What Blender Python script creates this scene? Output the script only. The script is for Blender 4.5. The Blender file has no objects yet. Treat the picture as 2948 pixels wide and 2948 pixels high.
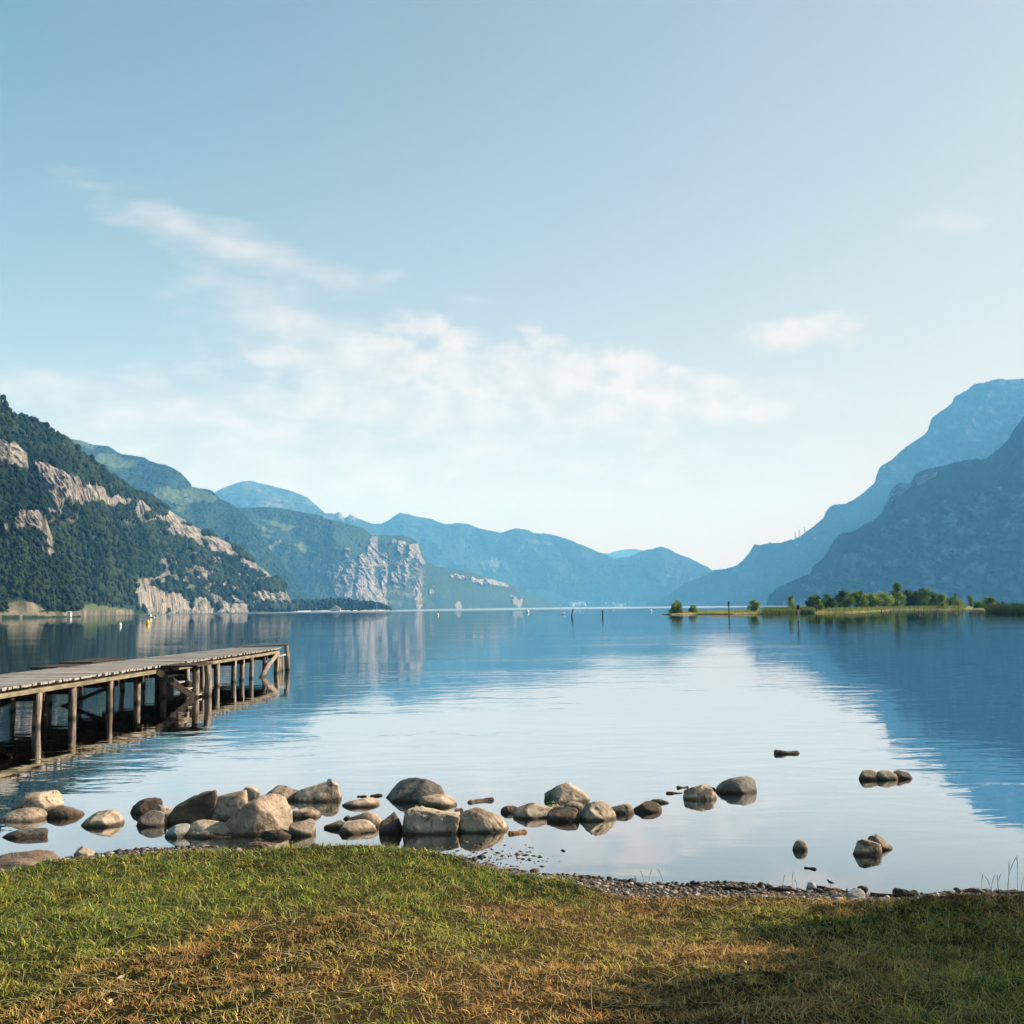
import bpy, math, random
import numpy as np
from mathutils import Vector, Matrix
random.seed(7)
RNG = np.random.default_rng(11)
scene = bpy.context.scene
COL = scene.collection
R = math.radians

# ------------------------------------------------------------------ camera
S = 2948.0
F = 3161.0
PITCH = math.atan(275 / F)
ROLL = R(0.76)
CAMH = 2.2
cam_d = bpy.data.cameras.new('camera')
cam = bpy.data.objects.new('camera', cam_d)
COL.objects.link(cam)
cam_d.sensor_fit = 'HORIZONTAL'
cam_d.sensor_width = 36
cam_d.lens = 36 * F / S
cam_d.clip_start = 0.1
cam_d.clip_end = 80000
M = Matrix.Rotation(R(90) + PITCH, 4, 'X') @ Matrix.Rotation(-ROLL, 4, 'Z')
cam.matrix_world = Matrix.Translation((0, 0, CAMH)) @ M
scene.camera = cam
_M = np.array(M.to_3x3())

# ------------------------------------------------------------------ light
SUN_AZ = R(17)       # measured from +X towards +Y
SUN_EL = R(29)
sun_dir = Vector((math.cos(SUN_EL) * math.cos(SUN_AZ), math.cos(SUN_EL) * math.sin(SUN_AZ), math.sin(SUN_EL)))
sd = bpy.data.lights.new('sun', 'SUN')
sd.energy = 5.0
sd.angle = R(0.5)
sd.color = (1.0, 0.93, 0.83)
sun = bpy.data.objects.new('sun', sd)
COL.objects.link(sun)
sun.rotation_euler = (-sun_dir).to_track_quat('-Z', 'Y').to_euler()

scene.view_settings.view_transform = 'Standard'
scene.view_settings.look = 'None'
scene.view_settings.exposure = 1.1
scene.view_settings.gamma = 1.0
scene.render.engine = 'CYCLES'
cy = scene.cycles
cy.use_denoising = True
try:
    cy.denoiser = 'OPENIMAGEDENOISE'
    cy.denoising_input_passes = 'RGB_ALBEDO_NORMAL'
    cy.denoising_prefilter = 'ACCURATE'
except Exception:
    pass
cy.max_bounces = 8
cy.diffuse_bounces = 2
cy.glossy_bounces = 3
cy.transmission_bounces = 4
cy.transparent_max_bounces = 8
cy.volume_bounces = 2
cy.caustics_reflective = False
cy.caustics_refractive = False
cy.use_adaptive_sampling = False

# helpers: source pixel of the photo -> world ray
def ray(px, py):
    px = np.asarray(px, float); py = np.asarray(py, float)
    a = (px - S / 2) / F; b = (S / 2 - py) / F
    d = np.stack([a, b, -np.ones_like(a)], -1) @ _M.T
    return d
def at_z(px, py, z=0.0):
    d = ray(px, py)
    t = (z - CAMH) / d[..., 2]
    return np.stack([d[..., 0] * t, d[..., 1] * t, np.full_like(t, z)], -1)
def at_y(px, py, Y):
    d = ray(px, py)
    t = np.asarray(Y, float) / d[..., 1]
    return np.stack([d[..., 0] * t, d[..., 1] * t, CAMH + d[..., 2] * t], -1)
def to_px(P):
    P = np.asarray(P, float)
    c = (P - np.array([0, 0, CAMH])) @ _M
    w = np.maximum(-c[..., 2], 1e-6)
    return S / 2 + F * c[..., 0] / w, S / 2 - F * c[..., 1] / w
def horizon(px):
    return 1749 - (np.asarray(px, float) - S / 2) * math.tan(ROLL)

# ------------------------------------------------------------------ node helpers
class NT:
    def __init__(s, tree):
        s.t = tree; s.n = tree.nodes; s.l = tree.links
    def new(s, kind, **kw):
        n = s.n.new(kind)
        for k, v in kw.items():
            if k.startswith('i_'):
                s.put(n.inputs[int(k[2:])] if k[2:].isdigit() else n.inputs[k[2:].replace('_', ' ')], v)
            else:
                setattr(n, k, v)
        return n
    def put(s, sock, v):
        if isinstance(v, bpy.types.NodeSocket): s.l.new(v, sock)
        elif v is not None:
            if isinstance(v, (tuple, list)) and len(v) == 3 and sock.type == 'RGBA': v = (*v, 1)
            sock.default_value = v
    def math(s, op, a, b=None, c=None, clamp=False):
        n = s.n.new('ShaderNodeMath'); n.operation = op; n.use_clamp = clamp
        s.put(n.inputs[0], a)
        if b is not None: s.put(n.inputs[1], b)
        if c is not None: s.put(n.inputs[2], c)
        return n.outputs[0]
    def mix(s, f, a, b, mode='MIX'):
        n = s.n.new('ShaderNodeMix'); n.data_type = 'RGBA'; n.blend_type = mode
        s.put(n.inputs[0], f); s.put(n.inputs[6], a); s.put(n.inputs[7], b)
        return n.outputs[2]
    def sstep(s, v, lo, hi, a=0.0, b=1.0):
        n = s.n.new('ShaderNodeMapRange'); n.interpolation_type = 'SMOOTHSTEP'
        s.put(n.inputs[0], v); s.put(n.inputs[1], lo); s.put(n.inputs[2], hi); s.put(n.inputs[3], a); s.put(n.inputs[4], b)
        return n.outputs[0]
    def noise(s, vec, scale, detail=4, rough=0.55, dim='3D', out=0, dist=0.0):
        n = s.n.new('ShaderNodeTexNoise'); n.noise_dimensions = dim
        s.put(n.inputs['Vector'], vec); n.inputs['Scale'].default_value = scale
        n.inputs['Detail'].default_value = detail; n.inputs['Roughness'].default_value = rough
        n.inputs['Distortion'].default_value = dist
        return n.outputs[out]
    def mapping(s, vec, scale=(1, 1, 1), rot=(0, 0, 0), loc=(0, 0, 0)):
        n = s.n.new('ShaderNodeMapping')
        s.put(n.inputs[0], vec); n.inputs[1].default_value = loc; n.inputs[2].default_value = rot; n.inputs[3].default_value = scale
        return n.outputs[0]
    def attr(s, name, out='Color'):
        n = s.n.new('ShaderNodeAttribute'); n.attribute_name = name
        return n.outputs[out]

def mat_new(name):
    m = bpy.data.materials.new(name); m.use_nodes = True
    m.node_tree.nodes.clear()
    t = NT(m.node_tree)
    out = t.new('ShaderNodeOutputMaterial')
    return m, t, out
def principled(t, out, color, rough=0.8, spec=0.3, normal=None, metallic=0.0):
    b = t.new('ShaderNodeBsdfPrincipled')
    t.put(b.inputs['Base Color'], color); t.put(b.inputs['Roughness'], rough)
    t.put(b.inputs['Specular IOR Level'], spec); t.put(b.inputs['Metallic'], metallic)
    if normal is not None: t.put(b.inputs['Normal'], normal)
    t.l.new(b.outputs[0], out.inputs[0])
    return b
def bump(t, h, strength=0.5, dist=0.02):
    n = t.new('ShaderNodeBump'); n.inputs['Strength'].default_value = strength
    n.inputs['Distance'].default_value = dist; t.put(n.inputs['Height'], h)
    return n.outputs[0]
def objc(t): return t.new('ShaderNodeTexCoord').outputs['Object']
def geop(t): return t.new('ShaderNodeNewGeometry').outputs['Position']

# ------------------------------------------------------------------ world (sky and clouds)
world = bpy.data.worlds.new('World'); scene.world = world
world.use_nodes = True
world.node_tree.nodes.clear()
w = NT(world.node_tree)
wout = w.new('ShaderNodeOutputWorld')
bg = w.new('ShaderNodeBackground')
sky = w.new('ShaderNodeTexSky')
sky.sky_type = 'NISHITA'; sky.sun_disc = False
sky.sun_elevation = SUN_EL
sky.sun_rotation = R(90) - SUN_AZ
sky.air_density = 1.0; sky.dust_density = 1.2; sky.ozone_density = 1.6
gen = w.new('ShaderNodeTexCoord').outputs['Generated']
sep = w.new('ShaderNodeSeparateXYZ'); w.put(sep.inputs[0], gen)
dx, dy, dz = sep.outputs
# thin bright veil of summer haze: strongest at the horizon and towards the sun
sd_dot = w.new('ShaderNodeVectorMath', operation='DOT_PRODUCT')
w.put(sd_dot.inputs[0], gen); sd_dot.inputs[1].default_value = (math.cos(SUN_AZ), math.sin(SUN_AZ), 0.3)
sunside = sd_dot.outputs['Value']
hz = w.math('POWER', w.math('SUBTRACT', 1.0, w.math('MAXIMUM', dz, 0.0), clamp=True), 4.0)
hz2 = w.math('ADD', hz, w.math('MULTIPLY', sunside, 0.46), clamp=True)
SKYK = 0.056
skyc = w.mix(1.0, sky.outputs[0], (1.08, 1.42, 1.12, 1), 'MULTIPLY')
veil = w.mix(w.math('MULTIPLY', hz2, 0.90, clamp=True), skyc, (6.7, 5.35, 4.75, 1))
# clouds laid out by azimuth and elevation
azn = w.math('ARCTAN2', dx, dy)
eln = w.math('ARCSINE', dz)
cmb = w.new('ShaderNodeCombineXYZ'); w.put(cmb.inputs[0], azn); w.put(cmb.inputs[1], eln)
cv = cmb.outputs[0]
def azel(vx, vy):
    d = ray(vx * S / 1932, vy * S / 1932); d = d / np.linalg.norm(d)
    return math.atan2(d[0], d[1]), math.asin(d[2])
# (cx, cy, half length, half height, tilt deg, strength) in the photo's 1932 scale
CL = [(430, 460, 300, 50, -14.5, 1.15, 0), (735, 522, 45, 13, 12, .6, 0), (1795, 412, 85, 26, 0, 1.2, 0), (520, 575, 210, 62, -25, .85, 0),
      (1520, 632, 130, 38, 6, 1.0, 1), (785, 615, 75, 30, -8, 1.0, 1), (700, 690, 300, 60, -4, .85, 1),
      (1000, 705, 300, 80, -7, 1.0, 1), (1205, 700, 75, 48, -8, 1.25, 1), (1290, 745, 200, 60, -6, .95, 1),
      (260, 775, 520, 85, -4, 1.0, 0), (870, 775, 680, 105, -3, 1.1, 0), (700, 890, 850, 110, 0, .95, 0), (1480, 755, 260, 44, -4, .7, 0), (620, 640, 300, 70, -10, .9, 0),
      (880, 565, 70, 16, -6, .4, 0)]
nlow = w.noise(w.mapping(cv, (1, 2.4, 1)), 9.0, 3, 0.5)
nhi = w.noise(w.mapping(cv, (1, 1.5, 1), loc=(3, 1, 0)), 26.0, 8, 0.62)
nfl = w.noise(w.mapping(cv, (1, 3.2, 1), rot=(0, 0, .2), loc=(7, 2, 0)), 14.0, 7, 0.6)
tot = None
for cx, cyy, hw, hh, tilt, stg, puffy in CL:
    az0, el0 = azel(cx, cyy)
    k = 1932 / (S / F * 1932) / 1932 * 1.0
    sw = hw / 2071.6; sh = hh / 2071.6
    mp = w.n.new('ShaderNodeMapping'); mp.vector_type = 'TEXTURE'
    w.put(mp.inputs[0], cv)
    mp.inputs[1].default_value = (az0, el0, 0); mp.inputs[2].default_value = (0, 0, R(tilt)); mp.inputs[3].default_value = (sw, sh, 1)
    ln = w.new('ShaderNodeVectorMath', operation='LENGTH'); w.put(ln.inputs[0], mp.outputs[0])
    r = ln.outputs['Value']
    nz = nhi if puffy else nfl
    v = w.math('ADD', w.math('SUBTRACT', 1.0, r), w.math('MULTIPLY', w.math('SUBTRACT', nz, 0.5), 2.6 if puffy else 2.1))
    d = w.sstep(v, -0.12, 0.75 if puffy else 1.2)
    d = w.math('MULTIPLY', d, stg * (0.85 if puffy else 0.7))
    tot = d if tot is None else w.math('SUBTRACT', w.math('ADD', tot, d), w.math('MULTIPLY', w.math('MINIMUM', tot, 1.0), d))
tot = w.math('MULTIPLY', w.math('MINIMUM', tot, 1.0), 0.74)
ccol = w.mix(w.sstep(nhi, 0.38, 0.62), (6.9, 6.3, 5.9, 1), (8.3, 7.5, 6.9, 1))
fin = w.mix(tot, veil, ccol)
w.put(bg.inputs[0], fin); bg.inputs[1].default_value = SKYK
w.l.new(bg.outputs[0], wout.inputs[0])

# ------------------------------------------------------------------ numpy noise
_perm = RNG.permutation(256); _perm = np.concatenate([_perm, _perm, _perm])
_g = RNG.normal(size=(256, 3)); _g /= np.linalg.norm(_g, axis=1)[:, None]
def perlin(P):
    P = np.asarray(P, float); i = np.floor(P).astype(int); f = P - i; u = f * f * f * (f * (f * 6 - 15) + 10)
    i &= 255
    r = 0
    for a in (0, 1):
        for b in (0, 1):
            for c in (0, 1):
                h = _perm[_perm[_perm[(i[..., 0] + a) & 255] + ((i[..., 1] + b) & 255)] + ((i[..., 2] + c) & 255)]
                g = _g[h & 255]
                dd = f - np.array([a, b, c])
                wt = (u[..., 0] if a else 1 - u[..., 0]) * (u[..., 1] if b else 1 - u[..., 1]) * (u[..., 2] if c else 1 - u[..., 2])
                r = r + wt * (g * dd).sum(-1)
    return r * 1.6
def fbm(P, o=4, g=0.5, ridged=False):
    P = np.asarray(P, float); r = 0; a = 1; t = 0
    for k in range(o):
        n = perlin(P + 17.3 * k)
        if ridged: n = 1 - 2 * np.abs(n)
        r = r + a * n; t += a; a *= g; P = P * 2.03
    return r / t
def sstep(x, a, b):
    t = np.clip((x - a) / (b - a), 0, 1); return t * t * (3 - 2 * t)
def inpoly(x, y, poly):
    ins = np.zeros(x.shape, bool); n = len(poly)
    for k in range(n):
        x0, y0 = poly[k]; x1, y1 = poly[(k + 1) % n]
        if y0 == y1: continue
        c = ((y0 > y) != (y1 > y)) & (x < (x1 - x0) * (y - y0) / (y1 - y0) + x0)
        ins ^= c
    return ins

# ------------------------------------------------------------------ mesh helpers
def link_mesh(name, V, faces, mat, parent=None, smooth=True, cols=None, loc=None):
    me = bpy.data.meshes.new(name)
    V = np.asarray(V, np.float32).reshape(-1, 3)
    if loc is not None: V = V - np.asarray(loc, np.float32)
    if isinstance(faces, np.ndarray):
        k = faces.shape[1]; nf = len(faces)
        me.vertices.add(len(V)); me.vertices.foreach_set('co', V.ravel())
        me.loops.add(nf * k); me.loops.foreach_set('vertex_index', faces.astype(np.int32).ravel())
        me.polygons.add(nf)
        me.polygons.foreach_set('loop_start', np.arange(0, nf * k, k, dtype=np.int32))
        me.polygons.foreach_set('loop_total', np.full(nf, k, np.int32))
        me.update(calc_edges=True)
    else:
        me.from_pydata([tuple(map(float, v)) for v in V], [], faces); me.update()
    me.polygons.foreach_set('use_smooth', np.full(len(me.polygons), smooth, bool))
    if cols is not None:
        for nm, c in cols.items():
            at = me.color_attributes.new(nm, 'FLOAT_COLOR', 'POINT')
            c = np.asarray(c, np.float32)
            if c.ndim == 1: c = np.repeat(c[:, None], 3, 1)
            c4 = np.ones((len(V), 4), np.float32); c4[:, :3] = c
            at.data.foreach_set('color', c4.ravel())
    if mat is not None: me.materials.append(mat)
    me.validate()
    o = bpy.data.objects.new(name, me); COL.objects.link(o)
    if loc is not None: o.location = loc
    if parent is not None: o.parent = parent
    return o
def tag(o, label=None, cat=None, group=None, kind=None):
    if label: o['label'] = label
    if cat: o['category'] = cat
    if group: o['group'] = group
    if kind: o['kind'] = kind
    return o
def empty(name, loc, label, cat, group=None, rz=0.0):
    o = bpy.data.objects.new(name, None); COL.objects.link(o); o.location = loc; o.rotation_euler = (0, 0, rz)
    o.empty_display_size = 0.2
    return tag(o, label, cat, group)
def grid_faces(nu, nv):
    i = np.arange(nu - 1)[:, None] * nv + np.arange(nv - 1)[None, :]
    i = i.ravel()
    return np.stack([i, i + nv, i + nv + 1, i + 1], 1)
class MB:
    """collects simple solids into one mesh"""
    def __init__(s): s.v = []; s.f = []
    def add(s, V, Fs):
        b = len(s.v); s.v += [tuple(p) for p in V]; s.f += [tuple(b + i for i in f) for f in Fs]
    def box(s, c, size, rot=None, jit=0):
        c = Vector(c); h = [x / 2 for x in size]
        P = []
        for z in (-1, 1):
            for x, y in ((-1, -1), (1, -1), (1, 1), (-1, 1)):
                p = Vector((x * h[0], y * h[1], z * h[2]))
                if rot is not None: p = rot @ p
                if jit: p = p + Vector([random.uniform(-jit, jit) for _ in range(3)])
                P.append(c + p)
        s.add(P, [(0, 3, 2, 1), (4, 5, 6, 7), (0, 1, 5, 4), (1, 2, 6, 5), (2, 3, 7, 6), (3, 0, 4, 7)])
    def beam(s, a, b, wd, ht):
        a = Vector(a); b = Vector(b); d = b - a; L = d.length
        q = d.to_track_quat('X', 'Z').to_matrix()
        s.box((a + b) / 2, (L, wd, ht), q)
    def tube(s, pts, rad, n=10, cap=True, wob=0.0, seed=0):
        rr = random.Random(seed)
        pts = [Vector(p) for p in pts]; m = len(pts)
        if not hasattr(rad, '__len__'): rad = [rad] * m
        V = []
        for i, p in enumerate(pts):
            t = (pts[min(i + 1, m - 1)] - pts[max(i - 1, 0)]).normalized()
            ref = Vector((0, 0, 1)) if abs(t.z) < 0.9 else Vector((1, 0, 0))
            u = t.cross(ref).normalized(); v = t.cross(u)
            for k in range(n):
                a = 2 * math.pi * k / n
                r = rad[i] * (1 + rr.uniform(-wob, wob))
                V.append(p + (u * math.cos(a) + v * math.sin(a)) * r)
        Fs = []
        for i in range(m - 1):
            for k in range(n):
                k2 = (k + 1) % n
                Fs.append((i * n + k, i * n + k2, (i + 1) * n + k2, (i + 1) * n + k))
        if cap:
            Fs.append(tuple(range(n))[::-1]); Fs.append(tuple((m - 1) * n + k for k in range(n)))
        s.add(V, Fs)
    def build(s, name, mat, parent=None, smooth=False, loc=None):
        o = link_mesh(name, s.v, s.f, mat, None, smooth, loc=loc)
        if parent is not None:
            o.parent = parent
            pm = parent_world(parent)
            o.matrix_parent_inverse = pm.inverted()
            if loc is None: pass
        return o
def parent_world(p):
    m = Matrix.LocRotScale(p.location, p.rotation_euler, p.scale)
    return m if p.parent is None else parent_world(p.parent) @ m
def ico(sub):
    import bmesh
    bm = bmesh.new(); bmesh.ops.create_icosphere(bm, subdivisions=sub, radius=1.0)
    V = np.array([v.co[:] for v in bm.verts]); Fc = np.array([[v.index for v in f.verts] for f in bm.faces]); bm.free()
    return V, Fc
ICO = {k: ico(k) for k in (1, 2, 3, 4, 5)}

# ------------------------------------------------------------------ materials of the land
def mat_land(name, dens=1.0, far=False, dark=False):
    m, t, out = mat_new(name)
    p = geop(t)
    a = t.attr('mask')            # r rock, g meadow, b special pale (gravel, road, beach)
    s = t.new('ShaderNodeSeparateColor'); t.put(s.inputs[0], a)
    rock, mead, pale = s.outputs[0], s.outputs[1], s.outputs[2]
    n1 = t.noise(p, 0.008, 6, 0.6); n2 = t.noise(p, 0.06, 6, 0.65)
    n3 = t.noise(t.mapping(p, (1, 1, 0.3)), 0.022 if far else 0.13, 7, 0.72)
    n5 = t.noise(t.mapping(p, (.3, .3, 1)), 0.16, 4, 0.6)
    forest = t.mix(t.sstep(n1, .35, .68), (0.012, 0.026, 0.012), (0.026, 0.048, 0.017))
    forest = t.mix(t.sstep(n2, .45, .7), forest, (0.042, 0.064, 0.024))
    rk = t.mix(t.sstep(n3, .35, .65), (0.085, 0.078, 0.07), (0.36, 0.33, 0.295))
    rk = t.mix(t.math('MULTIPLY', t.sstep(n5, .52, .64), .6), rk, (0.09, 0.08, 0.07))
    rk = t.mix(t.sstep(t.noise(t.mapping(p, (1, 1, 0.6)), 0.09, 6, 0.75), .54, .60), rk, (0.028, 0.040, 0.02))
    md = t.mix(n2, (0.06, 0.10, 0.035), (0.12, 0.14, 0.05))
    if dark: rk = t.mix(t.sstep(n3, .35, .65), (0.022, 0.038, 0.05), (0.20, 0.25, 0.27))  # rock and forest take the blue of the mountain's shaded side as colour
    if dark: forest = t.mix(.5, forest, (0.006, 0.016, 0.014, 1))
    c = t.mix(rock, forest, rk)
    c = t.mix(mead, c, md)
    c = t.mix(pale, c, t.mix(t.sstep(n2, .35, .65), (0.06, 0.06, 0.04), (0.24, 0.21, 0.165)))
    principled(t, out, c, 0.95, 0.05, bump(t, t.noise(p, 0.09 if far else 0.2, 8, 0.75), 0.9, 9.0 if far else 3.5))
    return m
M_LAND = mat_land('hillside')
M_FAR = mat_land('far hillside', far=True)
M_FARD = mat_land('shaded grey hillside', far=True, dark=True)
mm, t, out = mat_new('forest crowns')
rnd = t.attr('tone')
principled(t, out, t.mix(rnd, (0.006, 0.016, 0.010), (0.040, 0.060, 0.024)), 0.95, 0.05, bump(t, t.noise(geop(t), 0.5, 5, .7), 1.0, 1.5))
M_CROWN = mm

C1 = lambda L: [(x / 1.932, 1100 + y / 1.932) for x, y in L]
C2 = lambda L: [(900 + x / 1.932, 1300 + y / 1.932) for x, y in L]
C3 = lambda L: [(1850 + x / 1.7596, 1050 + y / 1.7596) for x, y in L]

def mountain(label, sky_pts, D0, step=2.2, nv=220, k=1.3, relief=0.10, rocks=(), meads=(), pales=(), scrub=(), mat=None,
             trees=0.0, gully=90.0, crag=14.0, seed=0, edge=1.6, prof=0.85, scatter=None, back=True, softrock=()):
    """a hill as solid ground: front slope from the shore up to its own crest and a back slope falling away behind"""
    far_k = mat is not None and mat is not M_LAND
    sp = np.array(sorted(sky_pts)); x0, x1 = sp[0, 0], sp[-1, 0]
    nu = int((x1 - x0) / step) + 1
    px = np.linspace(x0, x1, nu)
    py = np.interp(px, sp[:, 0], sp[:, 1])
    d = ray(px, py); e = d[:, 2] / d[:, 1]; az = d[:, 0] / d[:, 1]
    d0 = np.interp(px, [q[0] for q in D0], [q[1] for q in D0])
    kk = int(60 / step); ker = np.exp(-.5 * (np.arange(-2 * kk, 2 * kk + 1) / kk) ** 2); ker /= ker.sum()
    d0 = np.convolve(np.pad(d0, 2 * kk, mode='edge'), ker, 'valid')
    e = np.maximum(e, 0.0005)
    D1 = d0 / np.maximum(1 - k * e, 0.3) + 40
    v = np.linspace(0, 1, nv)
    U, Vv = np.meshgrid(np.arange(nu), v, indexing='ij')
    Y = d0[:, None] + (D1 - d0)[:, None] * Vv
    Zc = (e * D1)[:, None]
    X = az[:, None] * Y
    Z = Zc * Vv ** prof
    P = np.stack([X, Y, Z], -1)
    win = np.sin(np.pi * np.clip(Vv, 0, 1)) ** 0.6
    H = np.maximum(Zc, 30)
    # masks
    def masks(P):
        qx, qy = to_px(P)
        wx = fbm(np.stack([qx / 14, qy / 14, qx * 0 + seed], -1), 4, .6) * 13
        wy = fbm(np.stack([qx / 14 + 50, qy / 14, qx * 0 + seed], -1), 4, .6) * 13
        rk = np.zeros(qx.shape); md = rk.copy(); pl = rk.copy()
        for pg in rocks: rk[inpoly(qx + wx, qy + wy, pg)] = 1
        for pg, s_ in softrock:
            m_ = inpoly(qx + wx, qy + wy, pg); nn = fbm(np.stack([(qx + .8 * qy) / (95 if far_k else 46), (qy - .3 * qx) / (38 if far_k else 24), qx * 0 + 5], -1), 6, .68)
            rk[m_] = np.maximum(rk[m_], s_ * sstep(nn[m_], -.15, .3))
        for pg in scrub: rk[inpoly(qx + wx, qy + wy, pg)] = 0
        for pg in meads: md[inpoly(qx + wx * .5, qy + wy * .5, pg)] = 1
        for pg in pales: pl[inpoly(qx + wx * .22, qy + wy * .22, pg)] = 1
        return rk, md, pl
    rk, md, pl = masks(P)
    g = fbm(np.stack([X / (gully * 3), Y / (gully * 4), Z / (gully * 9) + seed], -1), 5, .55, ridged=True)
    g2 = fbm(np.stack([X / gully, Y / gully, Z / (gully * 4) + seed], -1), 5, .6)
    cr = fbm(np.stack([X / (crag * 2), Y / (crag * 2), Z / (crag * 9) + seed], -1), 4, .6, ridged=True)
    cs = fbm(np.stack([X / (crag * 8), Y / (crag * 8), Z / (crag * 1.2) + seed], -1), 3, .6, ridged=True)
    disp = (g - .2) * relief * H * 1.0 + g2 * relief * H * .4
    disp = disp * win
    disp += rk * win * (cr * crag + cs * crag * .5)
    Y2 = Y - disp
    Z2 = Z + disp * 0.25
    if trees:
        tn = fbm(np.stack([X / (trees * 1.6), Y / (trees * 2), Z / (trees * 1.6)], -1), 3, .6)
        Z2 = Z2 + np.abs(tn) * trees * 1.3 * (1 - rk) * (1 - md) * (1 - pl) * sstep(Vv, 0, .03)
    # keep the front face under the crest line, as seen from the shore
    lim = (e[:, None] * Y2) * (0.3 + 0.7 * Vv ** 0.5)
    lim = e[:, None] * Y2 * np.minimum(1.0, 0.12 + 1.0 * Vv ** .62)
    Z2 = np.minimum(Z2, np.maximum(lim, 2.0))
    cn = (fbm(np.stack([px / 7, px * 0 + seed, px * 0], -1), 4, .65) * 2.2 + fbm(np.stack([px / 45, px * 0 + seed, px * 0 + 3], -1), 3, .5) * 2.5 + .4) * edge / F * D1
    Z2 += (cn[:, None]) * sstep(Vv, .93, 1)
    Z2[:, 0] = -6
    Pf = np.stack([az[:, None] * Y2, Y2, Z2], -1)
    mask = np.stack([rk, md, pl], -1)
    # back slope
    nb = 14
    vb = np.linspace(0, 1, nb + 1)[1:]
    bY = D1[:, None] + (Zc * 2.0 + 120) * vb
    bZ = Z2[:, -1:] * (1 - vb) ** 1.15 - 6 * vb
    bX = az[:, None] * D1[:, None] + 0 * bY + az[:, None] * (bY - D1[:, None])
    Pb = np.stack([bX, bY, bZ], -1)
    allP = np.concatenate([Pf, Pb], 1); NV = nv + nb
    am = np.concatenate([mask, np.zeros((nu, nb, 3))], 1)
    o = link_mesh('hill', allP.reshape(-1, 3), grid_faces(nu, NV), mat or M_LAND, cols={'mask': am.reshape(-1, 3)})
    tag(o, label, 'hill', kind='structure')
    if scatter:
        n, rmin, rmax, nm, lb = scatter
        ii = RNG.integers(2, nu - 2, n * 4); jj = (RNG.random(n * 4) * (nv - 3) + 2).astype(int)
        ok = ((rk[ii, jj] < .5) | (RNG.random(n * 4) < .10)) & (md[ii, jj] < .5) & (pl[ii, jj] < .5) & (Z2[ii, jj] > 3)
        for a_, b_ in ((2, 0), (-2, 0), (0, 2), (0, -2), (0, -4)): ok &= pl[np.clip(ii + a_, 0, nu - 1), np.clip(jj + b_, 0, nv - 1)] < .5
        # bare patches leave gaps
        for a_, b_ in ((2, 0), (-2, 0), (0, 3), (0, -3)): ok &= (rk[np.clip(ii + a_, 0, nu - 1), np.clip(jj + b_, 0, nv - 1)] < .5) | (RNG.random(n * 4) < .10)
        cn_ = fbm(np.stack([X[ii, jj] / 45, Y[ii, jj] / 45, Z[ii, jj] / 45], -1), 3, .6); ok &= cn_ > -.42
        ii, jj = ii[ok][:n], jj[ok][:n]
        C = Pf[ii, jj] + RNG.normal(size=(len(ii), 3)) * [2, 2, .5]
        r = (rmin + (rmax - rmin) * RNG.random(len(ii)) ** 1.8 * 1.25) * np.clip(C[:, 1] / 1700, .3, 1.4)
        # stay below the crest
        top = e[ii] * C[:, 1] - r * .9
        C[:, 2] = np.where(C[:, 2] > top + r * 1.4, top + r * .9, C[:, 2])
        crowns(nm, lb, C, r)
    return o
def crowns(name, label, C, r, tall=1.15):
    V0, F0 = ICO[1]; n = len(C)
    V = V0[None] * r[:, None, None] * (1 + RNG.uniform(-.28, .28, (n, len(V0), 1)))
    V = V * np.array([1, 1, tall]) + C[:, None] + np.array([0, 0, 1.0]) * r[:, None, None] * .5
    Fs = (F0[None] + (np.arange(n) * len(V0))[:, None, None]).reshape(-1, 3)
    big = fbm(C / 120.0, 3, .6)
    tn = np.repeat(np.clip(.36 + 1.1 * big + RNG.normal(0, .22, n), 0, 1), len(V0))
    o = link_mesh(name, V.reshape(-1, 3), Fs, M_CROWN, smooth=True, cols={'tone': tn})
    tag(o, label, 'forest', kind='stuff')
    return o

# ---- skylines
L0 = C1([(-260, -330), (-150, -160), (-60, 0), (0, 85), (10, 95), (20, 130), (45, 175), (55, 260), (60, 300), (100, 330), (150, 380), (162, 480), (200, 520), (238, 600), (248, 680), (262, 760),
         (292, 840), (325, 940), (350, 1040), (370, 1130), (395, 1200), (425, 1250), (450, 1290)])
L1 = C1([(-200, 60), (0, 150), (60, 172), (100, 188), (125, 183), (160, 200), (190, 205), (230, 235), (270, 262), (310, 290), (340, 310), (370, 315), (400, 340), (430, 375), (480, 410),
         (530, 460), (580, 500), (640, 535), (700, 575), (760, 610), (820, 640), (880, 672), (930, 700), (990, 735), (1040, 770), (1090, 800), (1150, 830), (1220, 860), (1280, 890), (1320, 930),
         (1370, 970), (1420, 1000), (1480, 1045), (1520, 1085), (1560, 1120), (1590, 1150), (1612, 1190), (1622, 1230), (1630, 1278)])
L2 = C1([(0, 250), (200, 290), (370, 315), (400, 312), (440, 320), (500, 340), (560, 352), (600, 352), (640, 378), (680, 400), (740, 405), (800, 415), (830, 435), (870, 450), (920, 455), (970, 480),
         (1010, 508), (1040, 538), (1062, 568), (1070, 582), (1110, 590), (1150, 590), (1180, 600), (1200, 625), (1230, 650), (1270, 665), (1310, 690), (1370, 740), (1420, 800), (1460, 870), (1530, 960), (1600, 1050), (1680, 1150), (1740, 1275)])
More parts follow.
